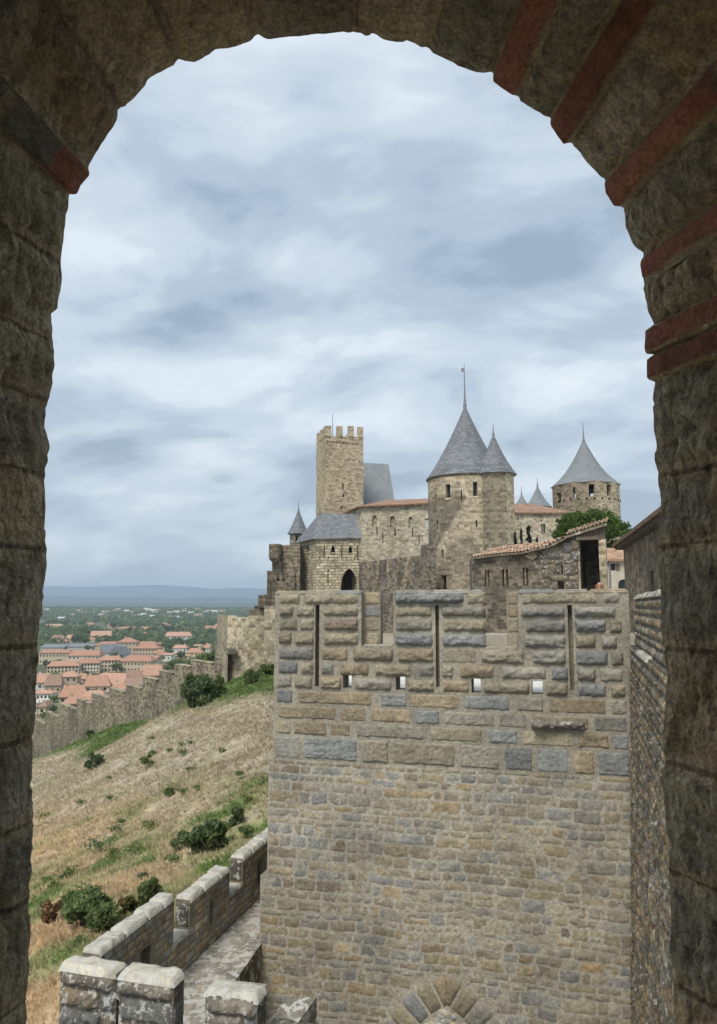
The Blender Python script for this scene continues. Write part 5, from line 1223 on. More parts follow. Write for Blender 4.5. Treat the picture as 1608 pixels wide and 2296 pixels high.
# tiled roof: courses of canal tiles running down towards us
def tile_field(mb, E0, E1, T0, T1, rows, seed, tw=.21):
    rr = random.Random(seed); E0, E1, T0, T1 = [np.asarray(x, float) for x in (E0, E1, T0, T1)]
    n = int(np.linalg.norm(E1-E0)/tw); nrm = np.cross(E1-E0, T0-E0); nrm /= np.linalg.norm(nrm)
    for i in range(n):
        s0, s1 = i/n, (i+1)/n
        for j in range(rows):
            t0, t1 = j/rows, (j+1)/rows+.03
            a, b = E0+(E1-E0)*s0, E0+(E1-E0)*s1; c, d = T0+(T1-T0)*s0, T0+(T1-T0)*s1
            p0, p1 = a+(c-a)*t0, b+(d-b)*t0; p2, p3 = a+(c-a)*t1, b+(d-b)*t1; lift = .03*rr.random()
            g = np.zeros((6, 2, 3))
            for k in range(6):
                x = k/5; h = .085*math.sin(math.pi*x)+lift; g[k, 0] = p0+(p1-p0)*x+nrm*(h+.03); g[k, 1] = p2+(p3-p2)*x+nrm*h
            c_ = random.choice([(.40, .23, .14), (.46, .31, .21), (.50, .38, .27), (.34, .22, .15), (.30, .25, .19), (.44, .27, .17)]); mb.grid(g, np.array(c_)*rr.uniform(.8, 1.15))
def up_(frx, u, v, n_): return frx(u, v, n_)
mb = MB(); prev = None
rp = [z2c(x, y) for x, y in ((88, 1118), (300, 1092), (480, 1076), (560, 1056), (680, 1030), (770, 985), (815, 962))]
rp = [frl.hit(*p_) for p_ in rp]
for a, b in zip(rp[:-1], rp[1:]):
    tile_field(mb, frl(a[0], a[1]-.02, .35), frl(b[0], b[1]-.02, .35), frl(a[0], a[1]+.62, -1.7), frl(b[0], b[1]+.62, -1.7), 5, int(a[0]*10))
    mb.quad(frl(a[0], a[1]-.10, .33), frl(b[0], b[1]-.10, .33), frl(b[0], b[1]+.0, .34), frl(a[0], a[1]+.0, .34), (.20, .16, .12)); mb.quad(frl(a[0], a[1]-.10, -1.6), frl(b[0], b[1]-.10, -1.6), frl(b[0], b[1]-.10, .33), frl(a[0], a[1]-.10, .33), (.1, .08, .06))
ra_, rb_ = rp[-1], frd.hit(*z2c(1100, 852)); A0 = frl(ra_[0]-.1, ra_[1]+.05, .38); B0 = frd(rb_[0]+.05, rb_[1]-.02, .38)
tile_field(mb, A0, B0, A0+frd.N*-1.9+[0, 0, .45], B0+frd.N*-1.9+[0, 0, .45], 5, 77)
mb.quad(A0-[0, 0, .14], B0-[0, 0, .14], B0-[0, 0, .0], A0, (.20, .16, .12)); mb.quad(A0-[0, 0, .14]-frd.N*2, B0-[0, 0, .14]-frd.N*2, B0-[0, 0, .14], A0-[0, 0, .14], (.12, .1, .08))
M['canal'] = attr_mat('canal_tile', 5, .3, .4, .02, 12, coarse=1.5, white=.12, wscale=3)
mb.build('roof', M['canal'], lean)
# --- cream house behind on the right
YH = 60.; h1 = P(z2c(1085, 0)[0], 1300, YH); h2 = P(z2c(1302, 0)[0], 1300, YH)
ch = thing('cream_house', ((h1[0]+h2[0])/2, YH+3, -4), 'cream plastered house with small tiled roof and arched opening behind the wall', 'house')
frh = Fr((h1[0], YH, 0), (1, 0, 0)); wh = h2[0]-h1[0]
hh = [hit_h(frh, *R4(z2c, *q)) for q in ((1135, 1172, 1162, 1216), (1194, 1278, 1284, 1420))]
simple_house(ch, (h1[0]+h2[0])/2, YH+3, wh, 6, -4, Zat(z2c(0, 1146)[1], YH), Zat(z2c(0, 1058)[1], YH+3), 0, M['plaster'], M['tiled'], holes=[(0, *h) for h in hh], rcol=(.58, .52, .5))
mb = MB(); a, b, c, d = hh[0]; mb.hexa([tuple(frh(u, v, n_)) for v in (c, d) for u, n_ in ((b+.02, .05), (b+.32, .05), (b+.32, .01), (b+.02, .01))], (.35, .33, .3)); mb.build('shutter', M['wood'], ch)
mb = MB(); a, b, c, d = hh[1]; m_ = (a+b)/2; hw_ = (b-a)/2
for x0, x1 in zip(np.linspace(a, b, 9)[:-1], np.linspace(a, b, 9)[1:]):
    y0, y1 = [d-.35+.35*math.sqrt(max(0, 1-((x-m_)/hw_)**2)) for x in (x0, x1)]; mb.quad(frh(x0, y0, .004), frh(x1, y1, .004), frh(x1, d+.02, .004), frh(x0, d+.02, .004))
mb.build('arch_head', M['plaster'], ch)
mb = MB(); p_ = P(*z2c(1272, 1040), YH+2.5); mb.box((p_[0]-.45, YH+2.2, p_[2]-1.2), (p_[0]+.35, YH+3, p_[2]+.35)); mb.build('chimney', M['plaster'], ch)
mb = MB(); p_ = frh.hit(*z2c(1124, 1200)); mb.tube([frh(p_[0], -4, .08), frh(p_[0], Zat(z2c(0, 1146)[1], YH), .08)], .06, 6); mb.build('downpipe', M['lead'], ch)
# --- stone building at the right edge, running towards us
rA = P(1401, 1300, 37.)[:2]; rB = P(1540, 1300, 22.)[:2]; zrb = Zat(1217, 37.)
rb_t = thing('stone_barn', ((rA[0]+rB[0])/2+2, 30, -4), 'brown stone building with a dark overhanging eave at the right edge by the arch', 'building')
frr = Fr((rA[0], rA[1], 0), (rB[0]-rA[0], rB[1]-rA[1], 0)); rl = float(np.linalg.norm(rB-rA)); hb = [hit_h(frr, *R4(z2c, 1442, 1466, 1215, 1380))]
mb = MB(); wall_facets(mb, [rA+np.array([6., 1.5]), rA, rB, rB+np.array([6., 1.5])], -4, zrb, [(1, *hb[0])], col=(.66, .6, .53)); mb.build('wall', M['darkstone'], rb_t); pane_mb(frr, hb[0], .3).build('window', M['dark'], rb_t)
mb = MB(); o_ = .5
e = [frr(-.5, zrb-.05, o_), frr(rl+.3, zrb-.05, o_), frr(rl+.3, zrb+1.6, -3.4), frr(-.5, zrb+1.6, -3.4)]
mb.quad(*e, (.45, .42, .38)); up = np.array([0, 0, .16]); mb.quad(e[0]-up, e[1]-up, e[1], e[0], (.22, .2, .18)); mb.quad(frr(-.5, zrb-.1, -.6), frr(rl+.3, zrb-.1, -.6), e[1]-up, e[0]-up, (.2, .18, .15)); mb.quad(e[0]-up, e[0], e[3], e[3]-up, (.25, .22, .2)); q_ = frr(rl, zrb, 0); mb.tri(frr(rl, zrb-.05, .3), frr(rl, zrb-.05, -3.4), frr(rl, zrb+1.55, -3.4), (.4, .38, .35)); mb.quad(e[3], e[2], frr(rl+.3, zrb-.05, -7), frr(-.5, zrb-.05, -7), (.45, .42, .38))
mb.build('roof', M['tiled'], rb_t)
for k in range(int(rl/.55)):
    mb = MB(); u = k*.55; mb.hexa([tuple(frr(x, v, n_)) for v in (zrb-.36, zrb-.2) for x, n_ in ((u, .40), (u+.12, .40), (u+.12, 0), (u, 0))]); mb.build('rafter_end', M['wood'], rb_t)
# --- courtyard behind the battlements
mb = MB(); g = []
for y in np.linspace(22.5, 125, 20): g.append([(x, y, -2.6+(.0 if x > -2 else (x+2)*.42)) for x in np.linspace(-.085*y, 45, 26)])
mb.grid(np.array(g).swapaxes(0, 1), (.34, .30, .23)); struct(mb.build('courtyard', M['flat'], None, True))
# --- outer left wall tower and steps
YO = 63.; ot = thing('wall_tower', P(550, 1500, YO)*[1, 1, 1], 'broad brown rubble wall tower above the top of the dry slope', 'wall')
a = P(*z3c(1238, 600), YO)[:2]; b = P(*z3c(1478, 600), YO-1)[:2]; zt_ = Zat(z3c(0, 295)[1], YO)
pl_ = [a+np.array([-2.6, 9.]), a+np.array([-1.0, 3.2]), a+np.array([-.15, .9]), a+np.array([.75, .0]), a*.45+b*.55+np.array([0, -.5]), b, b+np.array([1., 6])]
cf_ = [.40, .42, .58, .52, .46, .45]
mb = MB()
for k_, (p0, p1) in enumerate(zip(pl_[:-1], pl_[1:])):
    c_ = cf_[k_]; wall_facets(mb, [p0, p1], -10, zt_-(.0 if k_ != 3 else .22), col=(c_, c_*.965, c_*.90))
for k_ in range(1, 6): mb.tri((*pl_[0], zt_-.25), (*pl_[k_], zt_-.25), (*pl_[k_+1], zt_-.25))
mb.build('wall', M['towerstone'], ot)
for k_, (t0, t1) in enumerate(((.0, .30), (.45, .72), (.86, 1.0))):
    p0, p1 = pl_[4], pl_[5]; q0, q1 = p0+(p1-p0)*t0, p0+(p1-p0)*t1; fq = Fr((q0[0], q0[1], 0), (q1[0]-q0[0], q1[1]-q0[1], 0)); mb = MB(); slab(mb, fq, [0, float(np.linalg.norm(q1-q0))], [zt_-.02, zt_+.16+.07*k_], lambda u, v: True, .5, (.4, .385, .36), n0=-.01); mb.build('merlon', M['greystone'], ot)
mb = MB(); ct_ = thing('castle_foot_wall', P(600, 1500, 58.), 'pale crenellated stepped wall squeezed between the wall tower and the near battlements', 'wall')
facade(z3c, [(1470, 1640, 235, 760)], 58., M['sandstone'], ct_, 'wall', 3., (.45, .44, .42))
facade(z3c, [(1375, 1480, 260, 760)], 64.5, M['greystone'], ct_, 'wall', 3., (.42, .40, .37))
facade(z3c, [(1407, 1500, 236, 300)], 64.8, M['greystone'], ct_, 'wall', 2., (.36, .35, .32))
facade(z3c, [(1430, 1445, 168, 240), (1452, 1478, 166, 240), (1445, 1452, 205, 240)], 64., M['darkstone'], ct_, 'merlon', .8, (.7, .68, .62))
# --- outer wall with stepped crenellations running down to the left
ow = thing('outer_wall', (*((WA+WB)/2), -18), 'long low outer wall with stepped battlements dropping downhill above the town', 'wall')
pts = [np.array(z3c(1238, 500)), ]
wd_ = WB-WA; wl = float(np.linalg.norm(wd_)); fow = Fr((WB[0], WB[1], 0), (WA[0]-WB[0], WA[1]-WB[1], 0))
stp = [(20, 965), (52, 965), (115, 918), (200, 870), (205, 872), (308, 838), (400, 805), (510, 772), (612, 752), (715, 700), (818, 660), (912, 622), (1015, 600), (1165, 578), (1250, 540)]
mb = MB(); mm = []
for (x0, y0), (x1, y1) in zip(stp[:-1], stp[1:]):
    u0, z0_ = fow.hit(*z3c(x0, y1 if False else y0)); u1, z1_ = fow.hit(*z3c(x1, y0))
    if u1-u0 < .3: continue
    slab(mb, fow, [u0, u1], [min(z1_, z0_)-12, (z0_+z1_)/2], lambda u, v: True, .9, (.5, .49, .47))
    mm.append((u0, u1, (z0_+z1_)/2))
u0 = fow.hit(*z3c(20, 900))[0]; slab(mb, fow, [u0-14, u0], [-40, mm[0][2]-1.5], lambda u, v: True, .9)
mb.build('wall', M['greystone'], ow); rr = random.Random(6)
for u0, u1, z in mm:
    n = max(1, int((u1-u0)/3.2))
    for k in range(n):
        a = u0+(u1-u0)*k/n; mb = MB(); slab(mb, fow, [a, a+(u1-u0)/n*.86], [z-.02, z+.22], lambda u, v: True, .7, (.55, .54, .52)); mb.hexa([tuple(fow(x, v, n_)) for v in (z+.222, z+.30) for x, n_ in ((a-.05, .05), (a+(u1-u0)/n*.86+.05, .05), (a+(u1-u0)/n*.86+.05, -.75), (a-.05, -.75))], (.75, .73, .68)); mb.build('merlon', M['greystone'], ow)
rw_ = thing('ruined_wall', P(*z3c(1195, 700), 70), 'narrow shaded wall stub left of the wall tower behind a dark bush', 'wall')
a = P(*z3c(1160, 600), 78)[:2]; b = P(*z3c(1243, 600), 62.5)[:2]
mb = MB(); wall_facets(mb, [a, b], -14, Zat(z3c(0, 500)[1], 70), col=(.5, .49, .48)); fz = Fr((a[0], a[1], 0), (b[0]-a[0], b[1]-a[1], 0)); slab(mb, fz, [0, 5, 9, 13, 17], [Zat(z3c(0, 500)[1], 70), Zat(z3c(0, 470)[1], 70)], lambda u, v: (5 < u < 9) or (13 < u < 17), .6); mb.build('wall', M['greystone'], rw_)
# ================================================================== plants
def leaves(mb, C, Rv, n, size, cols, seed, clumps=14, cr=.42, flat=.0, shell=.55):
    g = np.random.default_rng(seed); C = np.asarray(C, float); Rv = np.asarray(Rv, float)
    d = g.normal(size=(clumps, 3)); d /= np.linalg.norm(d, axis=1)[:, None]; cc = d*(shell+(1-shell)*g.random((clumps, 1)))*(1-cr*.55)
    k = g.integers(0, clumps, n); e = g.normal(size=(n, 3)); e /= np.linalg.norm(e, axis=1)[:, None]
    rad = cr*(.55+.6*g.random(clumps))[k][:, None]; p = cc[k]+e*rad*(g.random((n, 1))**.35)*np.array([1, 1, 1-flat])
    p = C+p*Rv; s = size*(.6+.8*g.random((n, 1)))
    a = g.normal(size=(n, 3)); a /= np.linalg.norm(a, axis=1)[:, None]; b = np.cross(a, g.normal(size=(n, 3))); b /= np.linalg.norm(b, axis=1)[:, None]
    V = np.stack([p-a*s, p+b*s*.55, p+a*s, p-b*s*.55], 1).reshape(-1, 3)
    cl = np.asarray(cols, float); kc = g.integers(0, len(cl), clumps); c = cl[kc[k]]*(.75+.5*g.random((n, 1)))
    mb.add(V, np.arange(4*n).reshape(-1, 4), None, np.repeat(c[:, None], 4, 1).reshape(-1, 3))
GR = [(.16, .215, .08), (.19, .245, .095), (.135, .18, .07), (.21, .26, .11)]
DK = [(.11, .15, .066), (.135, .18, .08), (.155, .20, .09)]
LT = [(.16, .20, .06), (.19, .22, .07), (.13, .17, .05)]
def on_hill(x, y): return float(hill(np.array([x]), np.array([y]))[0])
def find_hill(dx, dy):
    r = ray(dx, dy); best = None
    for Y in np.linspace(12, 130, 500):
        if r[2]*Y < on_hill(r[0]*Y, Y)+.1: return r*Y
    return r*60
def z5c(x, y): return 53.6+.3833*x, 1742+.3833*y
def bush(name, f, x0, x1, ytop, ybot, cols, label, n=1600, seed=0, leaf=.07, Y=None, group=None, flat=.2, stems=True, sink=.1):
    b = np.array(f((x0+x1)/2, ybot)); p = find_hill(*b) if Y is None else P(b[0], b[1], Y); Yp = p[1]
    w = (f(x1, 0)[0]-f(x0, 0)[0])/F*Yp; h = (f(0, ybot)[1]-f(0, ytop)[1])/F*Yp
    t = thing(name, p-[0, 0, .1], label, 'bush' if name != 'tree' else 'tree', group)
    mb = MB(); leaves(mb, p+[0, 0, h*.5-sink*h], (w*.56, w*.45, h*.58), n, leaf, cols, seed+5, clumps=max(8, int(n/110)), flat=flat, cr=.40); mb.build('foliage', M['leaf'], t)
    if stems:
        mb = MB(); rr = random.Random(seed)
        for k in range(5): a = rr.uniform(0, 6.28); mb.tube([p-[0, 0, .3], p+[.2*w*math.cos(a), .2*w*math.sin(a), h*.3], p+[.36*w*math.cos(a), .36*w*math.sin(a), h*.7]], [.03*w/2+.01, .02*w/2, .006], 5)
        mb.build('stems', M['bark'], t)
    return t
bush('shrub', z5c, 235, 440, 655, 870, GR, 'large green shrub on the slope, second from the rusty bush', 2400, 1, .075)
bush('shrub', z5c, 370, 590, 660, 880, GR[:2]+[GR[3]], 'bright green rounded shrub touching the parapet coping', 2400, 2, .075)
bush('shrub', z5c, 660, 800, 600, 735, GR, 'green shrub alone at the far end of the first parapet coping', 1300, 3, .075)
bush('shrub', z5c, 545, 670, 690, 800, [(.17, .16, .05), (.13, .14, .04), (.2, .17, .06)], 'yellowing shrub between the green shrubs beside the parapet', 700, 4, .06)
bush('shrub', z5c, 100, 240, 690, 840, [(.20, .10, .05), (.16, .075, .04), (.12, .10, .04)], 'rusty red dried shrub at the slope edge by the left jamb', 500, 5, .06)
bush('shrub', z5c, 960, 1200, 235, 420, DK+[GR[0]], 'dark green sprawling bush in the middle of the lower slope', 2200, 6, .08)
bush('shrub', z5c, 850, 1000, 320, 410, GR, 'low green bush spreading left of the dark sprawling bush', 800, 7, .07)
bush('shrub', z5c, 1190, 1275, 165, 265, DK, 'small dark bush up the slope behind the sprawling one', 700, 8, .07)
bush('shrub', z5c, 1260, 1335, 288, 335, GR, 'small green tuft bush just above the far parapet', 450, 9, .06)
bush('shrub', z5c, 820, 878, 62, 112, GR, 'lone round green tuft high on the bare slope', 350, 10, .06)
bush('shrub', z3c, 352, 465, 1138, 1235, DK, 'dark evergreen shrub on the grey upper slope near the outer wall', 900, 11, .14)
bush('shrub', z3c, 700, 780, 1150, 1225, LT, 'pale yellow green tuft in the middle of the tan slope', 350, 12, .10)
bush('shrub', z3c, 960, 1165, 640, 850, DK, 'big dark bushy shrub at the foot of the outer wall', 3200, 13, .20)
bush('shrub', z3c, 1140, 1225, 650, 790, DK+GR[:1], 'dark shrub squeezed against the wall stub beside the big bush', 1200, 14, .18)
bush('shrub', z3c, 1335, 1440, 600, 715, GR, 'leafy green shrub below the rubble wall tower', 1200, 15, .13)
bush('shrub', z3c, 1430, 1540, 580, 655, [GR[0], LT[0]], 'low green bush between the wall tower and the near wall', 800, 16, .12)
bush('shrub', z3c, 365, 410, 1005, 1035, DK, 'tiny dark shrub at the base of the outer wall', 250, 17, .12, group='tiny shrubs at the outer wall foot')
rr = random.Random(12)
for k in range(64):                                  # small tufts all over the slope
    x, y = rr.uniform(90, 590), rr.uniform(1640, 2240)
    if y < 1520+ (600-x)*.42 or (y > 1870 and x > 200+(2150-y)*1.05-30): continue
    p = find_hill(x, y)
    if p[1] > 118: continue
    o = MB(); s = rr.uniform(.10, .30)*(1.5 if k % 9 == 0 else 1); leaves(o, p+[0, 0, s*.35], (s*1.5, s*1.3, s*.6), 130, .045, rr.choice([GR, LT, DK]), k, clumps=9, cr=.7, shell=.15)
    tag(o.build('grass_tuft', M['leaf'], None, False, p), 'small green weed tuft growing out of the dry slope', 'weed', 'green weed tufts scattered on the slope', 'thing')
# stone pine
YP = 66.; pc = P(*z2c(980, 985), YP); pw_ = (1280-680)*.4353/1.4925/F*YP/2
pine = thing('stone_pine', (pc[0], pc[1], -4), 'bright green umbrella pine with a domed crown behind the tiled lean-to', 'tree')
mb = MB(); g_ = np.random.default_rng(3)
for k in range(46):
    a = g_.random()*6.283; r_ = math.sqrt(g_.random())*.92; zf_ = math.sqrt(max(0, 1-r_*r_)); c_ = pc+np.array([pw_*r_*math.cos(a), pw_*.8*r_*math.sin(a), -.6+3.2*zf_*(.55+.45*g_.random())])
    leaves(mb, c_, (1.15, 1.1, .75), 300, .13, [(.075, .125, .02), (.09, .15, .025), (.06, .10, .02), (.11, .17, .035)], k, clumps=7, cr=.5)
for k in range(14):
    x = pw_*(.35+.6*k/14); c_ = pc+np.array([x, -.5, -1.6+g_.random()*1.6-.9*k/14]); leaves(mb, c_, (1., 1., .8), 260, .13, [(.06, .10, .02), (.08, .13, .025)], 90+k, clumps=7, cr=.5)
mb.build('crown', M['leaf'], pine)
mb = MB(); mb.tube([(pc[0], pc[1], -4), (pc[0]+.3, pc[1], -1), (pc[0], pc[1], pc[2]-.4)], [.4, .33, .26], 8)
for k in range(8): a = k*.785; mb.tube([(pc[0], pc[1], pc[2]-1.8), pc+[pw_*.35*math.cos(a), pw_*.3*math.sin(a), -.3], pc+[pw_*.72*math.cos(a), pw_*.6*math.sin(a), .9]], [.16, .1, .04], 6)
mb.build('trunk', M['bark'], pine)
for i, (x0, x1, yt, lab) in enumerate(((425, 470, 845, 'thin dark conifer beside the round tower turret'), (465, 550, 825, 'dark bushy conifer in front of the tiled range'), (550, 595, 905, 'short dark conifer just left of the round pine'), (382, 425, 870, 'dark conifer half hidden against the stair turret'))):
    p = P(*z2c((x0+x1)/2, 1010), 58); top = Zat(z2c(0, yt)[1], 58); w = (x1-x0)*.4353/1.4925/F*58/2; t = thing('conifer', (p[0], p[1], -4), lab, 'tree'); mb = MB()
    for k in range(12): f = k/12; leaves(mb, (p[0], p[1], -1.5+(top+1.2)*f), (w*(1.15-f*.8), w*(1.15-f*.8), .55), 130, .11, [(.022, .04, .022), (.03, .05, .026), (.035, .055, .03)], i*20+k, clumps=7)
    mb.build('crown', M['leaf'], t); mb = MB(); mb.tube([(p[0], p[1], -4), (p[0], p[1], top-.4)], [.16, .03], 6); mb.build('trunk', M['bark'], t)
# ================================================================== the town
TR_ = [(.56, .50, .47), (.60, .56, .52), (.48, .46, .45), (.68, .66, .64), (.42, .44, .44)]
WC = [(.52, .44, .32), (.60, .54, .43), (.66, .62, .55), (.48, .38, .27), (.56, .47, .34), (.42, .35, .26)]
def Yof(y3):                              # distance at which the plain passes under a sheet-3 row
    d = z3c(0, y3)[1]; r = ray(804, d)
    for Y in np.r_[np.linspace(150, 1200, 400), np.linspace(1205, 3400, 400)]:
        if r[2]*Y <= float(plain(0, Y)): return float(Y)
    return 3000.
def house(x0, x1, yr, ye, yb, label, wall, roof=0, rot=0., hip=0., win=(0, 0), name='house', group=None, depth=None, roofm=None, cat='house', rs=1., wm=None):
    Y = Yof(yb); a = z3c(x0, yb); b = z3c(x1, yb); X0, X1 = ray(a[0], a[1])[0]*Y, ray(b[0], b[1])[0]*Y; zb_ = Zat(b[1], Y); ze = Zat(z3c(0, ye)[1], Y); w = X1-X0; d = depth or max(7, min(14, w*.7))
    zr = ze+max(1., (ye-yr)*.541/1.4925/F*Y*1.0)*rs; cx = (X0+X1)/2
    t = thing(name, (cx, Y+d/2, zb_), label, cat, group); holes = []
    nx, ny = win; L_ = w/ (math.cos(rot)+.001); H = ze-zb_
    for i in range(nx):
        for j in range(ny):
            u = L_*(i+.5)/nx; v = zb_+H*(j+.55)/ny; ww = .07*L_/nx+.3; holes.append((0, u-ww, u+ww, v-.55, v+.55))
    simple_house(t, cx, Y+d/2, L_, d, zb_-4, ze, zr, rot, M['houses'], roofm or M['town_tile'], wall, TR_[roof % 5] if roof >= 0 else (.5, .5, .5), hip=hip, ov=.5, holes=holes, chim=(rr_c.choice([0, .3, -.3, .15, -.2]) if w < 40 and Y < 900 else 0))
    return t
rr_c = random.Random(2); H = house
H(70, 250, 512, 528, 600, 'long flat blocked apartment row with orange roof, left end of the upper row', WC[0], 0, .08, 2, (9, 2), 'apartment_block')
H(250, 437, 516, 545, 604, 'beige apartment block with orange roof and loggias below the grey hangars', WC[1], 0, .08, 2, (8, 2), 'apartment_block')
H(115, 296, 582, 610, 672, 'tan three storey block with orange roof nearest the outer wall', WC[0], 1, .22, 3, (9, 3), 'apartment_block')
H(290, 432, 565, 592, 658, 'cream block with orange roof in the middle of the lower apartment row', WC[1], 0, .18, 3, (8, 3), 'apartment_block')
H(430, 572, 550, 574, 645, 'tan block with white window frames right of the cream block', WC[4], 1, .15, 3, (7, 3), 'apartment_block')
H(578, 770, 548, 580, 650, 'long tan block with a row of windows behind the bright green tree', WC[0], 0, -.05, 3, (9, 2), 'apartment_block')
H(735, 812, 556, 560, 636, 'plain tan gable end of a block right of the tan block row', WC[4], 1, -.25, 0, (2, 2), 'apartment_block')
H(555, 672, 435, 462, 545, 'tall rose stone mansion with bright orange hipped roof and gabled dormer', WC[3], 0, 0, 6, (5, 3), 'mansion')
H(655, 806, 480, 500, 548, 'wide rose wing with bright orange roof right of the mansion', WC[3], 0, 0, 4, (8, 2), 'mansion')
H(660, 802, 460, 476, 520, 'upper orange roofed wing behind the wide rose wing', WC[3], 0, 0, 4, (8, 1), 'mansion')
H(420, 558, 460, 482, 545, 'orange roofed left wing of the rose mansion above the slate chapel', WC[3], 0, 0, 4, (6, 1), 'mansion')
H(440, 560, 485, 528, 556, 'chapel with blue slate roof and white gables', (.62, .58, .52), -1, .3, 0, (0, 0), 'chapel', None, 13, M['slate'], 'chapel', 1.2)
H(545, 582, 492, 540, 562, 'narrow white gabled front beside the slate chapel', (.66, .63, .58), -1, 1.2, 0, (0, 0), 'chapel', None, 10, M['slate'], 'chapel')
H(80, 225, 478, 494, 515, 'grey roofed hangar at the left of the hangar row', (.40, .38, .34), -1, 0, 0, (0, 0), 'hangar', None, 24, M['slate2'], 'hangar')
H(215, 400, 474, 490, 512, 'long grey roofed hangar with white skylights', (.42, .40, .36), -1, 0, 0, (0, 0), 'hangar', None, 24, M['slate2'], 'hangar')
H(40, 110, 662, 712, 760, 'pale gabled cottage roof at the left edge under the tan block', WC[2], 3, .5, 1, (2, 1))
H(100, 192, 668, 730, 790, 'brown roofed cottage second from the left edge', WC[5], 4, .2, 1, (3, 1))
H(30, 150, 772, 780, 822, 'low white flat roofed house by the left jamb', (.72, .71, .68), 3, 0, 2, (5, 1))
H(195, 300, 648, 676, 752, 'grey walled house with pinkish hip roof above the cottages', WC[5], 3, .1, 3, (3, 2))
H(290, 366, 660, 690, 722, 'small house with dark loggia and red tile roof', WC[3], 1, 0, 2, (3, 1))
H(344, 490, 672, 735, 772, 'wide terracotta roof with pale front right of the small loggia house', WC[1], 1, .25, 2, (3, 1))
H(400, 625, 662, 728, 762, 'very long faded terracotta roof in the centre of the old quarter', WC[4], 3, -.12, 3, (6, 1))
H(600, 715, 690, 728, 766, 'brown gabled house with pale wall peeping over the outer wall', WC[2], 4, -.2, 0, (3, 1))
H(190, 345, 738, 800, 838, 'broad red roof over a shaded wall in front of the grey walled house', WC[5], 1, .3, 2, (4, 1))
H(330, 470, 770, 812, 850, 'pinkish low roof sinking behind the outer wall', WC[4], 3, .1, 2, (3, 1))
H(510, 612, 724, 752, 790, 'small terracotta hip roof next to the outer wall battlements', WC[2], 1, 0, 2, (3, 1))
H(600, 705, 640, 690, 715, 'brown roof uphill from the gabled house', WC[4], 4, .3, 2, (2, 1))
H(700, 840, 606, 642, 668, 'low red tiled house under the tan gable end', WC[1], 1, -.1, 2, (5, 1))
H(700, 830, 640, 668, 690, 'sunken reddish roof just above the outer wall beside the lime tree', WC[4], 1, 0, 2, (3, 1))
H(775, 848, 506, 530, 580, 'house with bright hipped orange roof left of the green hillside', WC[2], 0, .1, 4, (3, 2))
H(805, 900, 530, 540, 582, 'plain pale house with low roof beside the hipped orange roof', WC[2], 3, -.2, 2, (3, 1))
H(985, 1082, 500, 526, 552, 'yellow house with pink roof behind the thin cypress', (.62, .52, .30), 1, 0, 3, (4, 1))
H(905, 1000, 540, 548, 565, 'low yellow outbuilding left of the thin cypress', (.62, .52, .30), 3, 0, 2, (3, 1))
H(900, 985, 480, 498, 528, 'pink roofed white house above the yellow outbuilding', (.68, .66, .62), 3, 0, 2, (4, 1))
H(1020, 1080, 480, 484, 512, 'white cubic house behind the yellow house', (.74, .73, .71), 3, 0, 2, (3, 1))
H(1088, 1130, 480, 496, 522, 'small rosy house at the edge of the green hillside', WC[1], 1, 0, 2, (2, 1))
H(850, 1000, 400, 424, 470, 'large pale house with greyish roof before the dark trees', WC[2], 3, .3, 2, (5, 2))
H(388, 505, 394, 424, 448, 'big pale gabled barn among trees', WC[2], 3, .2, 0, (3, 1))
H(560, 760, 366, 384, 402, 'long orange roofed terrace on the far side of the trees', WC[2], 0, 0, 4, (8, 1))
H(640, 790, 400, 412, 428, 'white terrace with red roof in front of the long terrace', WC[2], 0, 0, 4, (7, 1))
H(1085, 1180, 360, 378, 400, 'orange roofed villa left of the big hip roof by the wall tower', WC[2], 0, 0, 4, (4, 1))
H(1140, 1242, 346, 374, 398, 'villa with the biggest orange hip roof by the wall tower', WC[2], 0, 0, 6, (4, 1))
H(145, 220, 420, 440, 468, 'grey rose house left of the trees above the hangars', WC[3], 4, .2, 2, (3, 1))
H(240, 320, 418, 442, 465, 'rose gabled house among trees above the hangars', WC[4], 3, -.2, 0, (3, 1))
H(215, 400, 808, 842, 884, 'long low faded red roof just above the outer wall battlements', WC[5], 1, .2, 2, (4, 1))
H(20, 105, 832, 862, 912, 'reddish roofed cottage beside the street lamp', WC[4], 4, .1, 2, (2, 1))
H(85, 215, 350, 362, 385, 'long pale industrial shed in the trees', (.6, .6, .58), 3, 0, 2, (0, 0))
rr = random.Random(44)
for k in range(92):                      # filler roofs of the dense old quarter and the middle town
    if k < 18: x, y, w = rr.uniform(20, 720), rr.uniform(640, 860), rr.uniform(45, 90); y = min(y, 620+ (780-x)*.30+30)
    elif k < 74: x, y, w = rr.uniform(380, 1240), rr.uniform(352, 520), rr.uniform(26, 58)
    else: x, y, w = rr.uniform(85, 420), rr.uniform(345, 470), rr.uniform(30, 60)
    H(x-w/2, x+w/2, y-w*.28, y-w*.05, y+w*.22, 'terracotta roofed house packed among the old town roofs' if k < 18 else 'red roofed house half hidden by trees in the middle distance', rr.choice(WC), rr.randrange(5), rr.uniform(-.4, .5), rr.choice([0, 2]), (2, 1) if k < 18 else (0, 0), 'house', 'old town houses' if k < 18 else 'houses among the trees')
for k in range(58):                      # pale houses strewn over the far rise
    x, y = rr.uniform(85, 1235), rr.uniform(262, 322)
    if rr.random() < .5: y = rr.uniform(258, 285)
    w = rr.uniform(16, 40)*(.75+(y-255)/110)
    H(x-w/2, x+w/2, y-w*.42, y-w*.22, y+w*.12, 'pale house in the trees of the far rise', rr.choice([(.7, .68, .63), (.66, .62, .54), (.75, .74, .72)]), -1, 0, 0, (0, 0), 'house', 'pale houses on the far rise', 9, M['houses'] if k % 3 else M['town_tile'])
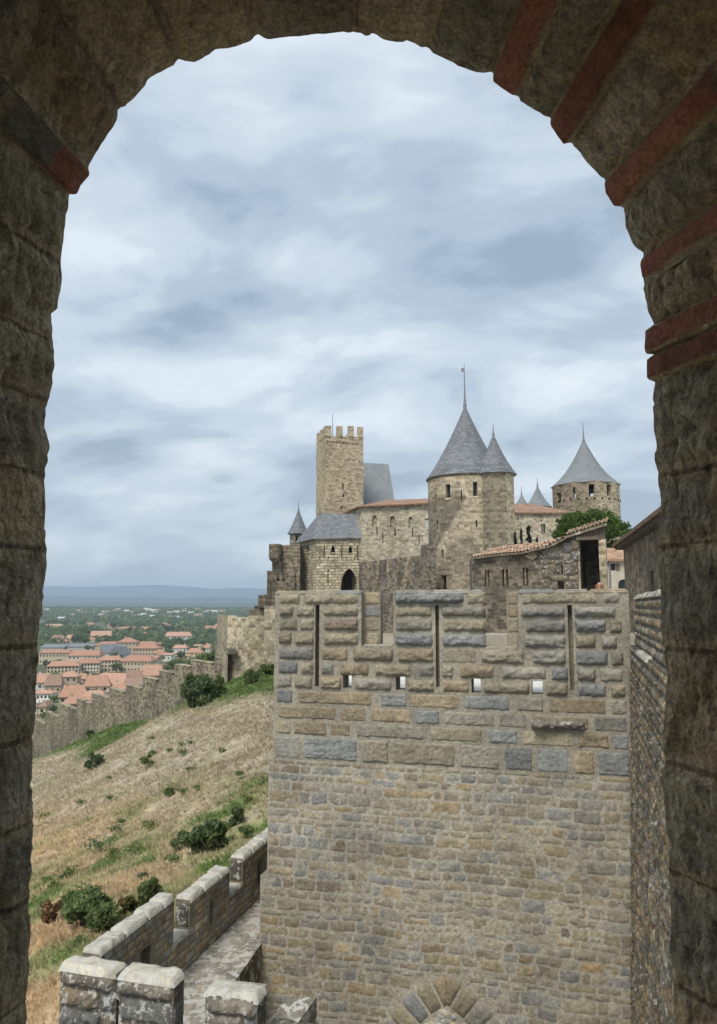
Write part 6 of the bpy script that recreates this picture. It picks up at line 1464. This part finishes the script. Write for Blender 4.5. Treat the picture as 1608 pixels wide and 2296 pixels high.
lamp = thing('street_lamp', P(*z3c(64, 930), 215), 'street lamp with a cluster of white globes at the left edge', 'lamp'); p = P(*z3c(64, 930), 215); mb = MB(); mb.tube([p, p+[0, 0, 4.2]], [.12, .08], 6)
for k in range(5): a = k*1.257; mb.tube([p+[0, 0, 3.6], p+[.9*math.cos(a), .9*math.sin(a), 4.2]], .05, 5)
mb.build('pole', M['lead'], lamp)
for k in range(5):
    a = k*1.257; mb = MB(); q = p+[.95*math.cos(a), .95*math.sin(a), 4.5+.5*(k % 2)]; t = np.linspace(-1, 1, 7); mb.tube([q+[0, 0, .42*x] for x in t], [max(.02, .42*math.sqrt(max(0, 1-x*x))) for x in t], 8); mb.build('globe', M['white'], lamp, True)
# ------------------------------------------------------------------ trees on the plain
def proto_tree(kind, seed):
    t = thing('tree', (0, 0, 0), 'tree', 'tree'); mb = MB()
    if kind == 'cypress':
        for k in range(9): f = k/9; leaves(mb, (0, 0, 1.2+8.3*f), (1.15*(1-f*.75), 1.15*(1-f*.75), 1.0), 90, .3, [(.022, .035, .018), (.03, .045, .02)], seed+k, clumps=6)
        tr = [(0, 0, -1), (0, 0, 8)]
    else:
        cols = {'round': GR, 'dark': DK, 'lime': LT}[kind]; leaves(mb, (0, 0, 5.2), (4.2, 4.0, 3.6), 1300, .42, cols, seed, clumps=26, cr=.36); tr = [(0, 0, -1), (.2, 0, 2.5), (0, 0, 5)]
    mb.build('crown', M['leaf'], t); mb = MB(); mb.tube(tr, [.4, .3, .15][:len(tr)], 6)
    if kind != 'cypress':
        for k in range(4): a = k*1.57+.4; mb.tube([(0, 0, 2.2), (1.3*math.cos(a), 1.3*math.sin(a), 4), (2.4*math.cos(a), 2.4*math.sin(a), 6)], [.18, .1, .04], 5)
    mb.build('trunk', M['bark'], t); return t
def dup(t, loc, sc, rz, label, group):
    o = t.copy(); COL.objects.link(o); o.location = loc; o.scale = sc; o.rotation_euler = (0, 0, rz); o['label'] = label
    if group: o['group'] = group
    for c in list(t.children): d = c.copy(); COL.objects.link(d); d.parent = o; d.matrix_parent_inverse = c.matrix_parent_inverse.copy()
    return o
PT = {k: [proto_tree(k, 100*i+s*7) for s in range(2 if k != 'cypress' else 1)] for i, k in enumerate(('round', 'dark', 'lime', 'cypress'))}
used = set()
def tree(kind, x, yb, hpx, label, group=None, wx=1.):
    Y = Yof(yb); p = P(*z3c(x, yb), Y); h = hpx*.541/1.4925/F*Y; s = h/(9.2 if kind != 'cypress' else 9.8); src = rr.choice(PT[kind]); sc = (s*wx, s*wx, s)
    if id(src) not in used:
        used.add(id(src)); src.location = p; src.scale = sc; src.rotation_euler = (0, 0, rr.uniform(0, 6)); src['label'] = label
        if group: src['group'] = group
        return src
    return dup(src, p, sc, rr.uniform(0, 6), label, group)
tree('lime', 555, 652, 70, 'bright green tree in front of the tan block with windows', None, 1.2)
tree('lime', 930, 655, 100, 'yellow green tree right behind the outer wall', None, 1.5)
tree('lime', 860, 660, 65, 'smaller lime green tree left of the yellow green one', None, 1.2)
tree('cypress', 975, 556, 60, 'thin dark cypress in front of the yellow house')
tree('round', 378, 516, 44, 'round green tree at the right end of the grey hangars', None, 1.3)
tree('round', 120, 625, 62, 'dark green tree between the two apartment rows at the left', None, .9)
tree('lime', 108, 470, 55, 'pale green tree at the left jamb above the hangars', None, 1.2)
tree('dark', 940, 490, 66, 'big dark round tree in front of the large pale house', None, 1.3)
tree('round', 1090, 478, 60, 'broad green tree right of the big dark tree', None, 1.6)
tree('lime', 1008, 482, 45, 'pale green tree between the big dark tree and the broad tree', None, 1.1)
tree('round', 170, 836, 48, 'round olive green tree on the low white house', None, 1.6)
tree('dark', 165, 905, 62, 'dark tree just behind the outer wall battlements at the left', None, 1.0)
tree('lime', 250, 868, 34, 'yellow green bush tree behind the leftmost battlements', None, 2.0)
tree('round', 95, 945, 60, 'reddish green tree at the outer wall beside the street lamp', None, .8)
tree('dark', 430, 442, 26, 'dark dome tree in front of the pale barn', None, 1.3)
tree('dark', 880, 420, 70, 'tall dark tree group left of the large pale house', None, 1.5)
tree('dark', 780, 412, 52, 'dark trees right of the long terrace', None, 1.4)
tree('round', 700, 445, 40, 'green tree below the white terrace', None, 1.6)
tree('dark', 1140, 420, 50, 'dark tree left below the biggest hip roof', None, 1.4)
tree('cypress', 1144, 372, 42, 'cypress pointing up beside the biggest hip roof')
tree('cypress', 674, 372, 34, 'cypress pair standing over the long terrace')
tree('round', 330, 440, 90, 'large pale green tree crown left of the pale barn', None, 1.1)
tree('dark', 300, 470, 60, 'dark tree below the large pale green crown', None, 1.2)
def band(n, kinds, xr, yr, hr, label, group):
    for k in range(n): x, y = rr.uniform(*xr), rr.uniform(*yr); tree(rr.choice(kinds), x, y, rr.uniform(*hr)*(.7+(y-250)/330), label, group, rr.uniform(1.1, 1.8))
band(30, ['dark', 'round', 'round'], (380, 1250), (350, 470), (26, 46), 'green tree in the wooded belt behind the town', 'trees of the wooded belt')
band(26, ['dark', 'round', 'lime'], (80, 420), (350, 470), (28, 48), 'leafy tree behind the hangars and apartments', 'trees behind the hangars')
band(20, ['dark', 'round'], (820, 1180), (470, 600), (26, 40), 'green tree on the bank between the town and the wall tower', 'trees on the bank')
band(14, ['round', 'dark'], (60, 700), (520, 720), (20, 30), 'street tree between the town roofs', 'street trees among the roofs')
for i, (x, yt, yb_, w) in enumerate(((1040, 570, 640, 90), (1110, 520, 620, 110), (1175, 470, 590, 110), (1215, 430, 560, 80))):
    bush('shrub', z3c, x-w/2, x+w/2, yt, yb_, GR+DK, ['low bushes behind the upper outer wall', 'green bushes rising behind the upper outer wall', 'dense green bushes below the wall tower top', 'bush touching the wall tower edge'][i], 1500, 60+i, .35, Y=112, stems=False)
# far woodland: uncountable
mb = MB(); n = 15000; g_ = np.random.default_rng(9); yy = 620+2600*g_.random(n)**.9; xx = -yy*.46+yy*.40*g_.random(n)*1.0
kp = fbm(np.stack([xx/120, yy/220, 0*xx], -1), 3, 5) > -.16-.35*((yy > 1500)); xx, yy = xx[kp], yy[kp]; zz = plain(xx, yy); m = 7; n = len(xx)
s = (3.2+2.8*g_.random(n))*(1+yy/5200)*.62; Vv = []; Cc = []
base = np.array(GR+DK+DK)[g_.integers(0, 10, n)]*.98
for k in range(m):
    o = g_.normal(size=(n, 3))*np.array([.75, .6, .42])*s[:, None]; c = np.stack([xx, yy, zz+s*.75], 1)+o
    a = g_.normal(size=(n, 3)); a /= np.linalg.norm(a, axis=1)[:, None]; b = np.cross(a, g_.normal(size=(n, 3))); b /= np.linalg.norm(b, axis=1)[:, None]; r_ = (s*(.45+.4*g_.random(n)))[:, None]
    Vv.append(np.stack([c-a*r_, c-b*r_, c+a*r_, c+b*r_], 1)); Cc.append(np.repeat((base*(.7+.6*g_.random((n, 1))))[:, None], 4, 1))
Vv = np.concatenate(Vv).reshape(-1, 3); mb.add(Vv, np.arange(len(Vv)).reshape(-1, 4), None, np.concatenate(Cc).reshape(-1, 3))
tag(mb.build('woodland', M['leaf']), 'distant wooded plain reading as one green mass behind the town', 'woods', None, 'stuff')
# ================================================================== the visitor behind the battlements
pp = P(1344, 1320, 24.5); feet = -.92
per = thing('person', (pp[0], pp[1], feet), 'person with long reddish hair and pink top standing behind the right merlon', 'person')
def body_skin(name, joints, edges, mat, parent):
    me = bpy.data.meshes.new(name); me.from_pydata([j[0] for j in joints], edges, []); o = bpy.data.objects.new(name, me); COL.objects.link(o); o.parent = parent
    sk = o.modifiers.new('skin', 'SKIN'); lay = me.skin_vertices[0] if me.skin_vertices else None
    for i, j in enumerate(joints): lay.data[i].radius = j[1]; lay.data[i].use_root = (i == 0)
    sb = o.modifiers.new('sub', 'SUBSURF'); sb.levels = 1; sb.render_levels = 2; me.materials.append(mat); return o
M['skin'] = plain_mat('skin', (.52, .30, .22), .6, 0, .05); M['pink'] = plain_mat('pink_cloth', (.52, .16, .15), .9, 0, .08); M['jeans'] = plain_mat('denim', (.05, .07, .12), .9); M['hair'] = plain_mat('auburn_hair', (.30, .14, .06), .6, 0, .3, 40)
J = [((0, 0, .92), (.13, .10)), ((0, 0, 1.12), (.12, .085)), ((0, 0, 1.34), (.15, .09)), ((0, .01, 1.45), (.055, .055)), ((0, -.005, 1.53), (.07, .08)), ((0, -.015, 1.60), (.076, .092)), ((0, .0, 1.68), (.055, .07)),
     ((.17, 0, 1.37), (.05, .05)), ((.23, -.05, 1.12), (.04, .04)), ((.17, -.26, 1.05), (.032, .032)), ((.12, -.36, 1.06), (.03, .018)), ((-.17, 0, 1.37), (.05, .05)), ((-.23, -.05, 1.12), (.04, .04)), ((-.17, -.26, 1.05), (.032, .032)), ((-.12, -.36, 1.06), (.03, .018)),
     ((.09, 0, .84), (.085, .09)), ((.10, -.02, .47), (.058, .06)), ((.10, .02, .08), (.04, .045)), ((.10, -.14, .04), (.04, .03)), ((-.09, 0, .84), (.085, .09)), ((-.10, -.02, .47), (.058, .06)), ((-.10, .02, .08), (.04, .045)), ((-.10, -.14, .04), (.04, .03))]
E = [(0, 1), (1, 2), (2, 3), (3, 4), (4, 5), (5, 6), (2, 7), (7, 8), (8, 9), (9, 10), (2, 11), (11, 12), (12, 13), (13, 14), (0, 15), (15, 16), (16, 17), (17, 18), (0, 19), (19, 20), (20, 21), (21, 22)]
k0_ = len(J)
for sx in (1, -1):
    h = 10 if sx > 0 else 14
    for f in range(4): J.append(((sx*(.12-.012+.008*f)-sx*.03, -.43+.006*abs(f-1), 1.05-.01*f), (.009, .009))); E.append((h, len(J)-1))
    J.append(((sx*.085, -.37, 1.09), (.010, .010))); E.append((h, len(J)-1))
bd = body_skin('body', J, E, M['skin'], per)
body_skin('top', [((0, 0, .90), (.155, .12)), ((0, 0, 1.12), (.135, .10)), ((0, 0, 1.33), (.165, .105)), ((.18, 0, 1.375), (.066, .066)), ((.215, -.03, 1.24), (.058, .058)), ((-.18, 0, 1.375), (.066, .066)), ((-.215, -.03, 1.24), (.058, .058))], [(0, 1), (1, 2), (2, 3), (3, 4), (2, 5), (5, 6)], M['pink'], per)
body_skin('trousers', [((0, 0, .93), (.15, .115)), ((.09, 0, .82), (.10, .105)), ((.10, -.02, .47), (.072, .074)), ((.10, .02, .12), (.06, .06)), ((-.09, 0, .82), (.10, .105)), ((-.10, -.02, .47), (.072, .074)), ((-.10, .02, .12), (.06, .06))], [(0, 1), (1, 2), (2, 3), (0, 4), (4, 5), (5, 6)], M['jeans'], per)
body_skin('hair', [((0, .02, 1.67), (.098, .10)), ((0, .06, 1.55), (.09, .06)), ((.02, .08, 1.42), (.085, .045)), ((.03, .085, 1.28), (.05, .03)), ((.08, -.02, 1.60), (.04, .06)), ((-.08, -.02, 1.60), (.04, .06)), ((.085, .0, 1.42), (.028, .03)), ((-.085, 0, 1.42), (.028, .03))], [(0, 1), (1, 2), (2, 3), (0, 4), (0, 5), (4, 6), (5, 7)], M['hair'], per)
mb = MB()
for sx in (-1, 1): mb.tube([(sx*.032, -.092, 1.608), (sx*.032, -.104, 1.608)], [.014, .008], 8)
mb.build('eyes', M['dark'], None); eo = bpy.data.objects['eyes']; eo.parent = per
mb = MB(); mb.tube([(0, -.088, 1.60), (0, -.118, 1.572), (0, -.095, 1.562)], [.008, .016, .01], 8); no_ = mb.build('nose', M['skin'], None); no_.parent = per
mb = MB(); mb.tube([(-.028, -.09, 1.535), (0, -.103, 1.533), (.028, -.09, 1.535)], [.004, .009, .004], 6); mo = mb.build('mouth', M['pink'], None); mo.parent = per
mb = MB(); mb.box((pp[0]-4, pp[1]-.8, -2.7), (pp[0]+4, pp[1]+1.2, feet-.01), (.34, .3, .24)); struct(mb.build('upper_walk', M['flat']))
# ------------------------------------------------------------------ air
hm = bpy.data.materials.new('haze'); hm.use_nodes = True; nt = hm.node_tree; nt.nodes.clear()
o_ = N('ShaderNodeOutputMaterial'); v_ = N('ShaderNodeVolumePrincipled'); L(v_.outputs[0], o_.inputs['Volume'])
v_.inputs['Color'].default_value = (.68, .81, .97, 1); v_.inputs['Density'].default_value = .00016; v_.inputs['Anisotropy'].default_value = .2
mb = MB(); mb.box((-9500, -40, -60), (9500, 14000, 330)); tag(mb.build('haze', hm), 'thin blue air over the plain and distant mountains', 'haze', None, 'stuff')
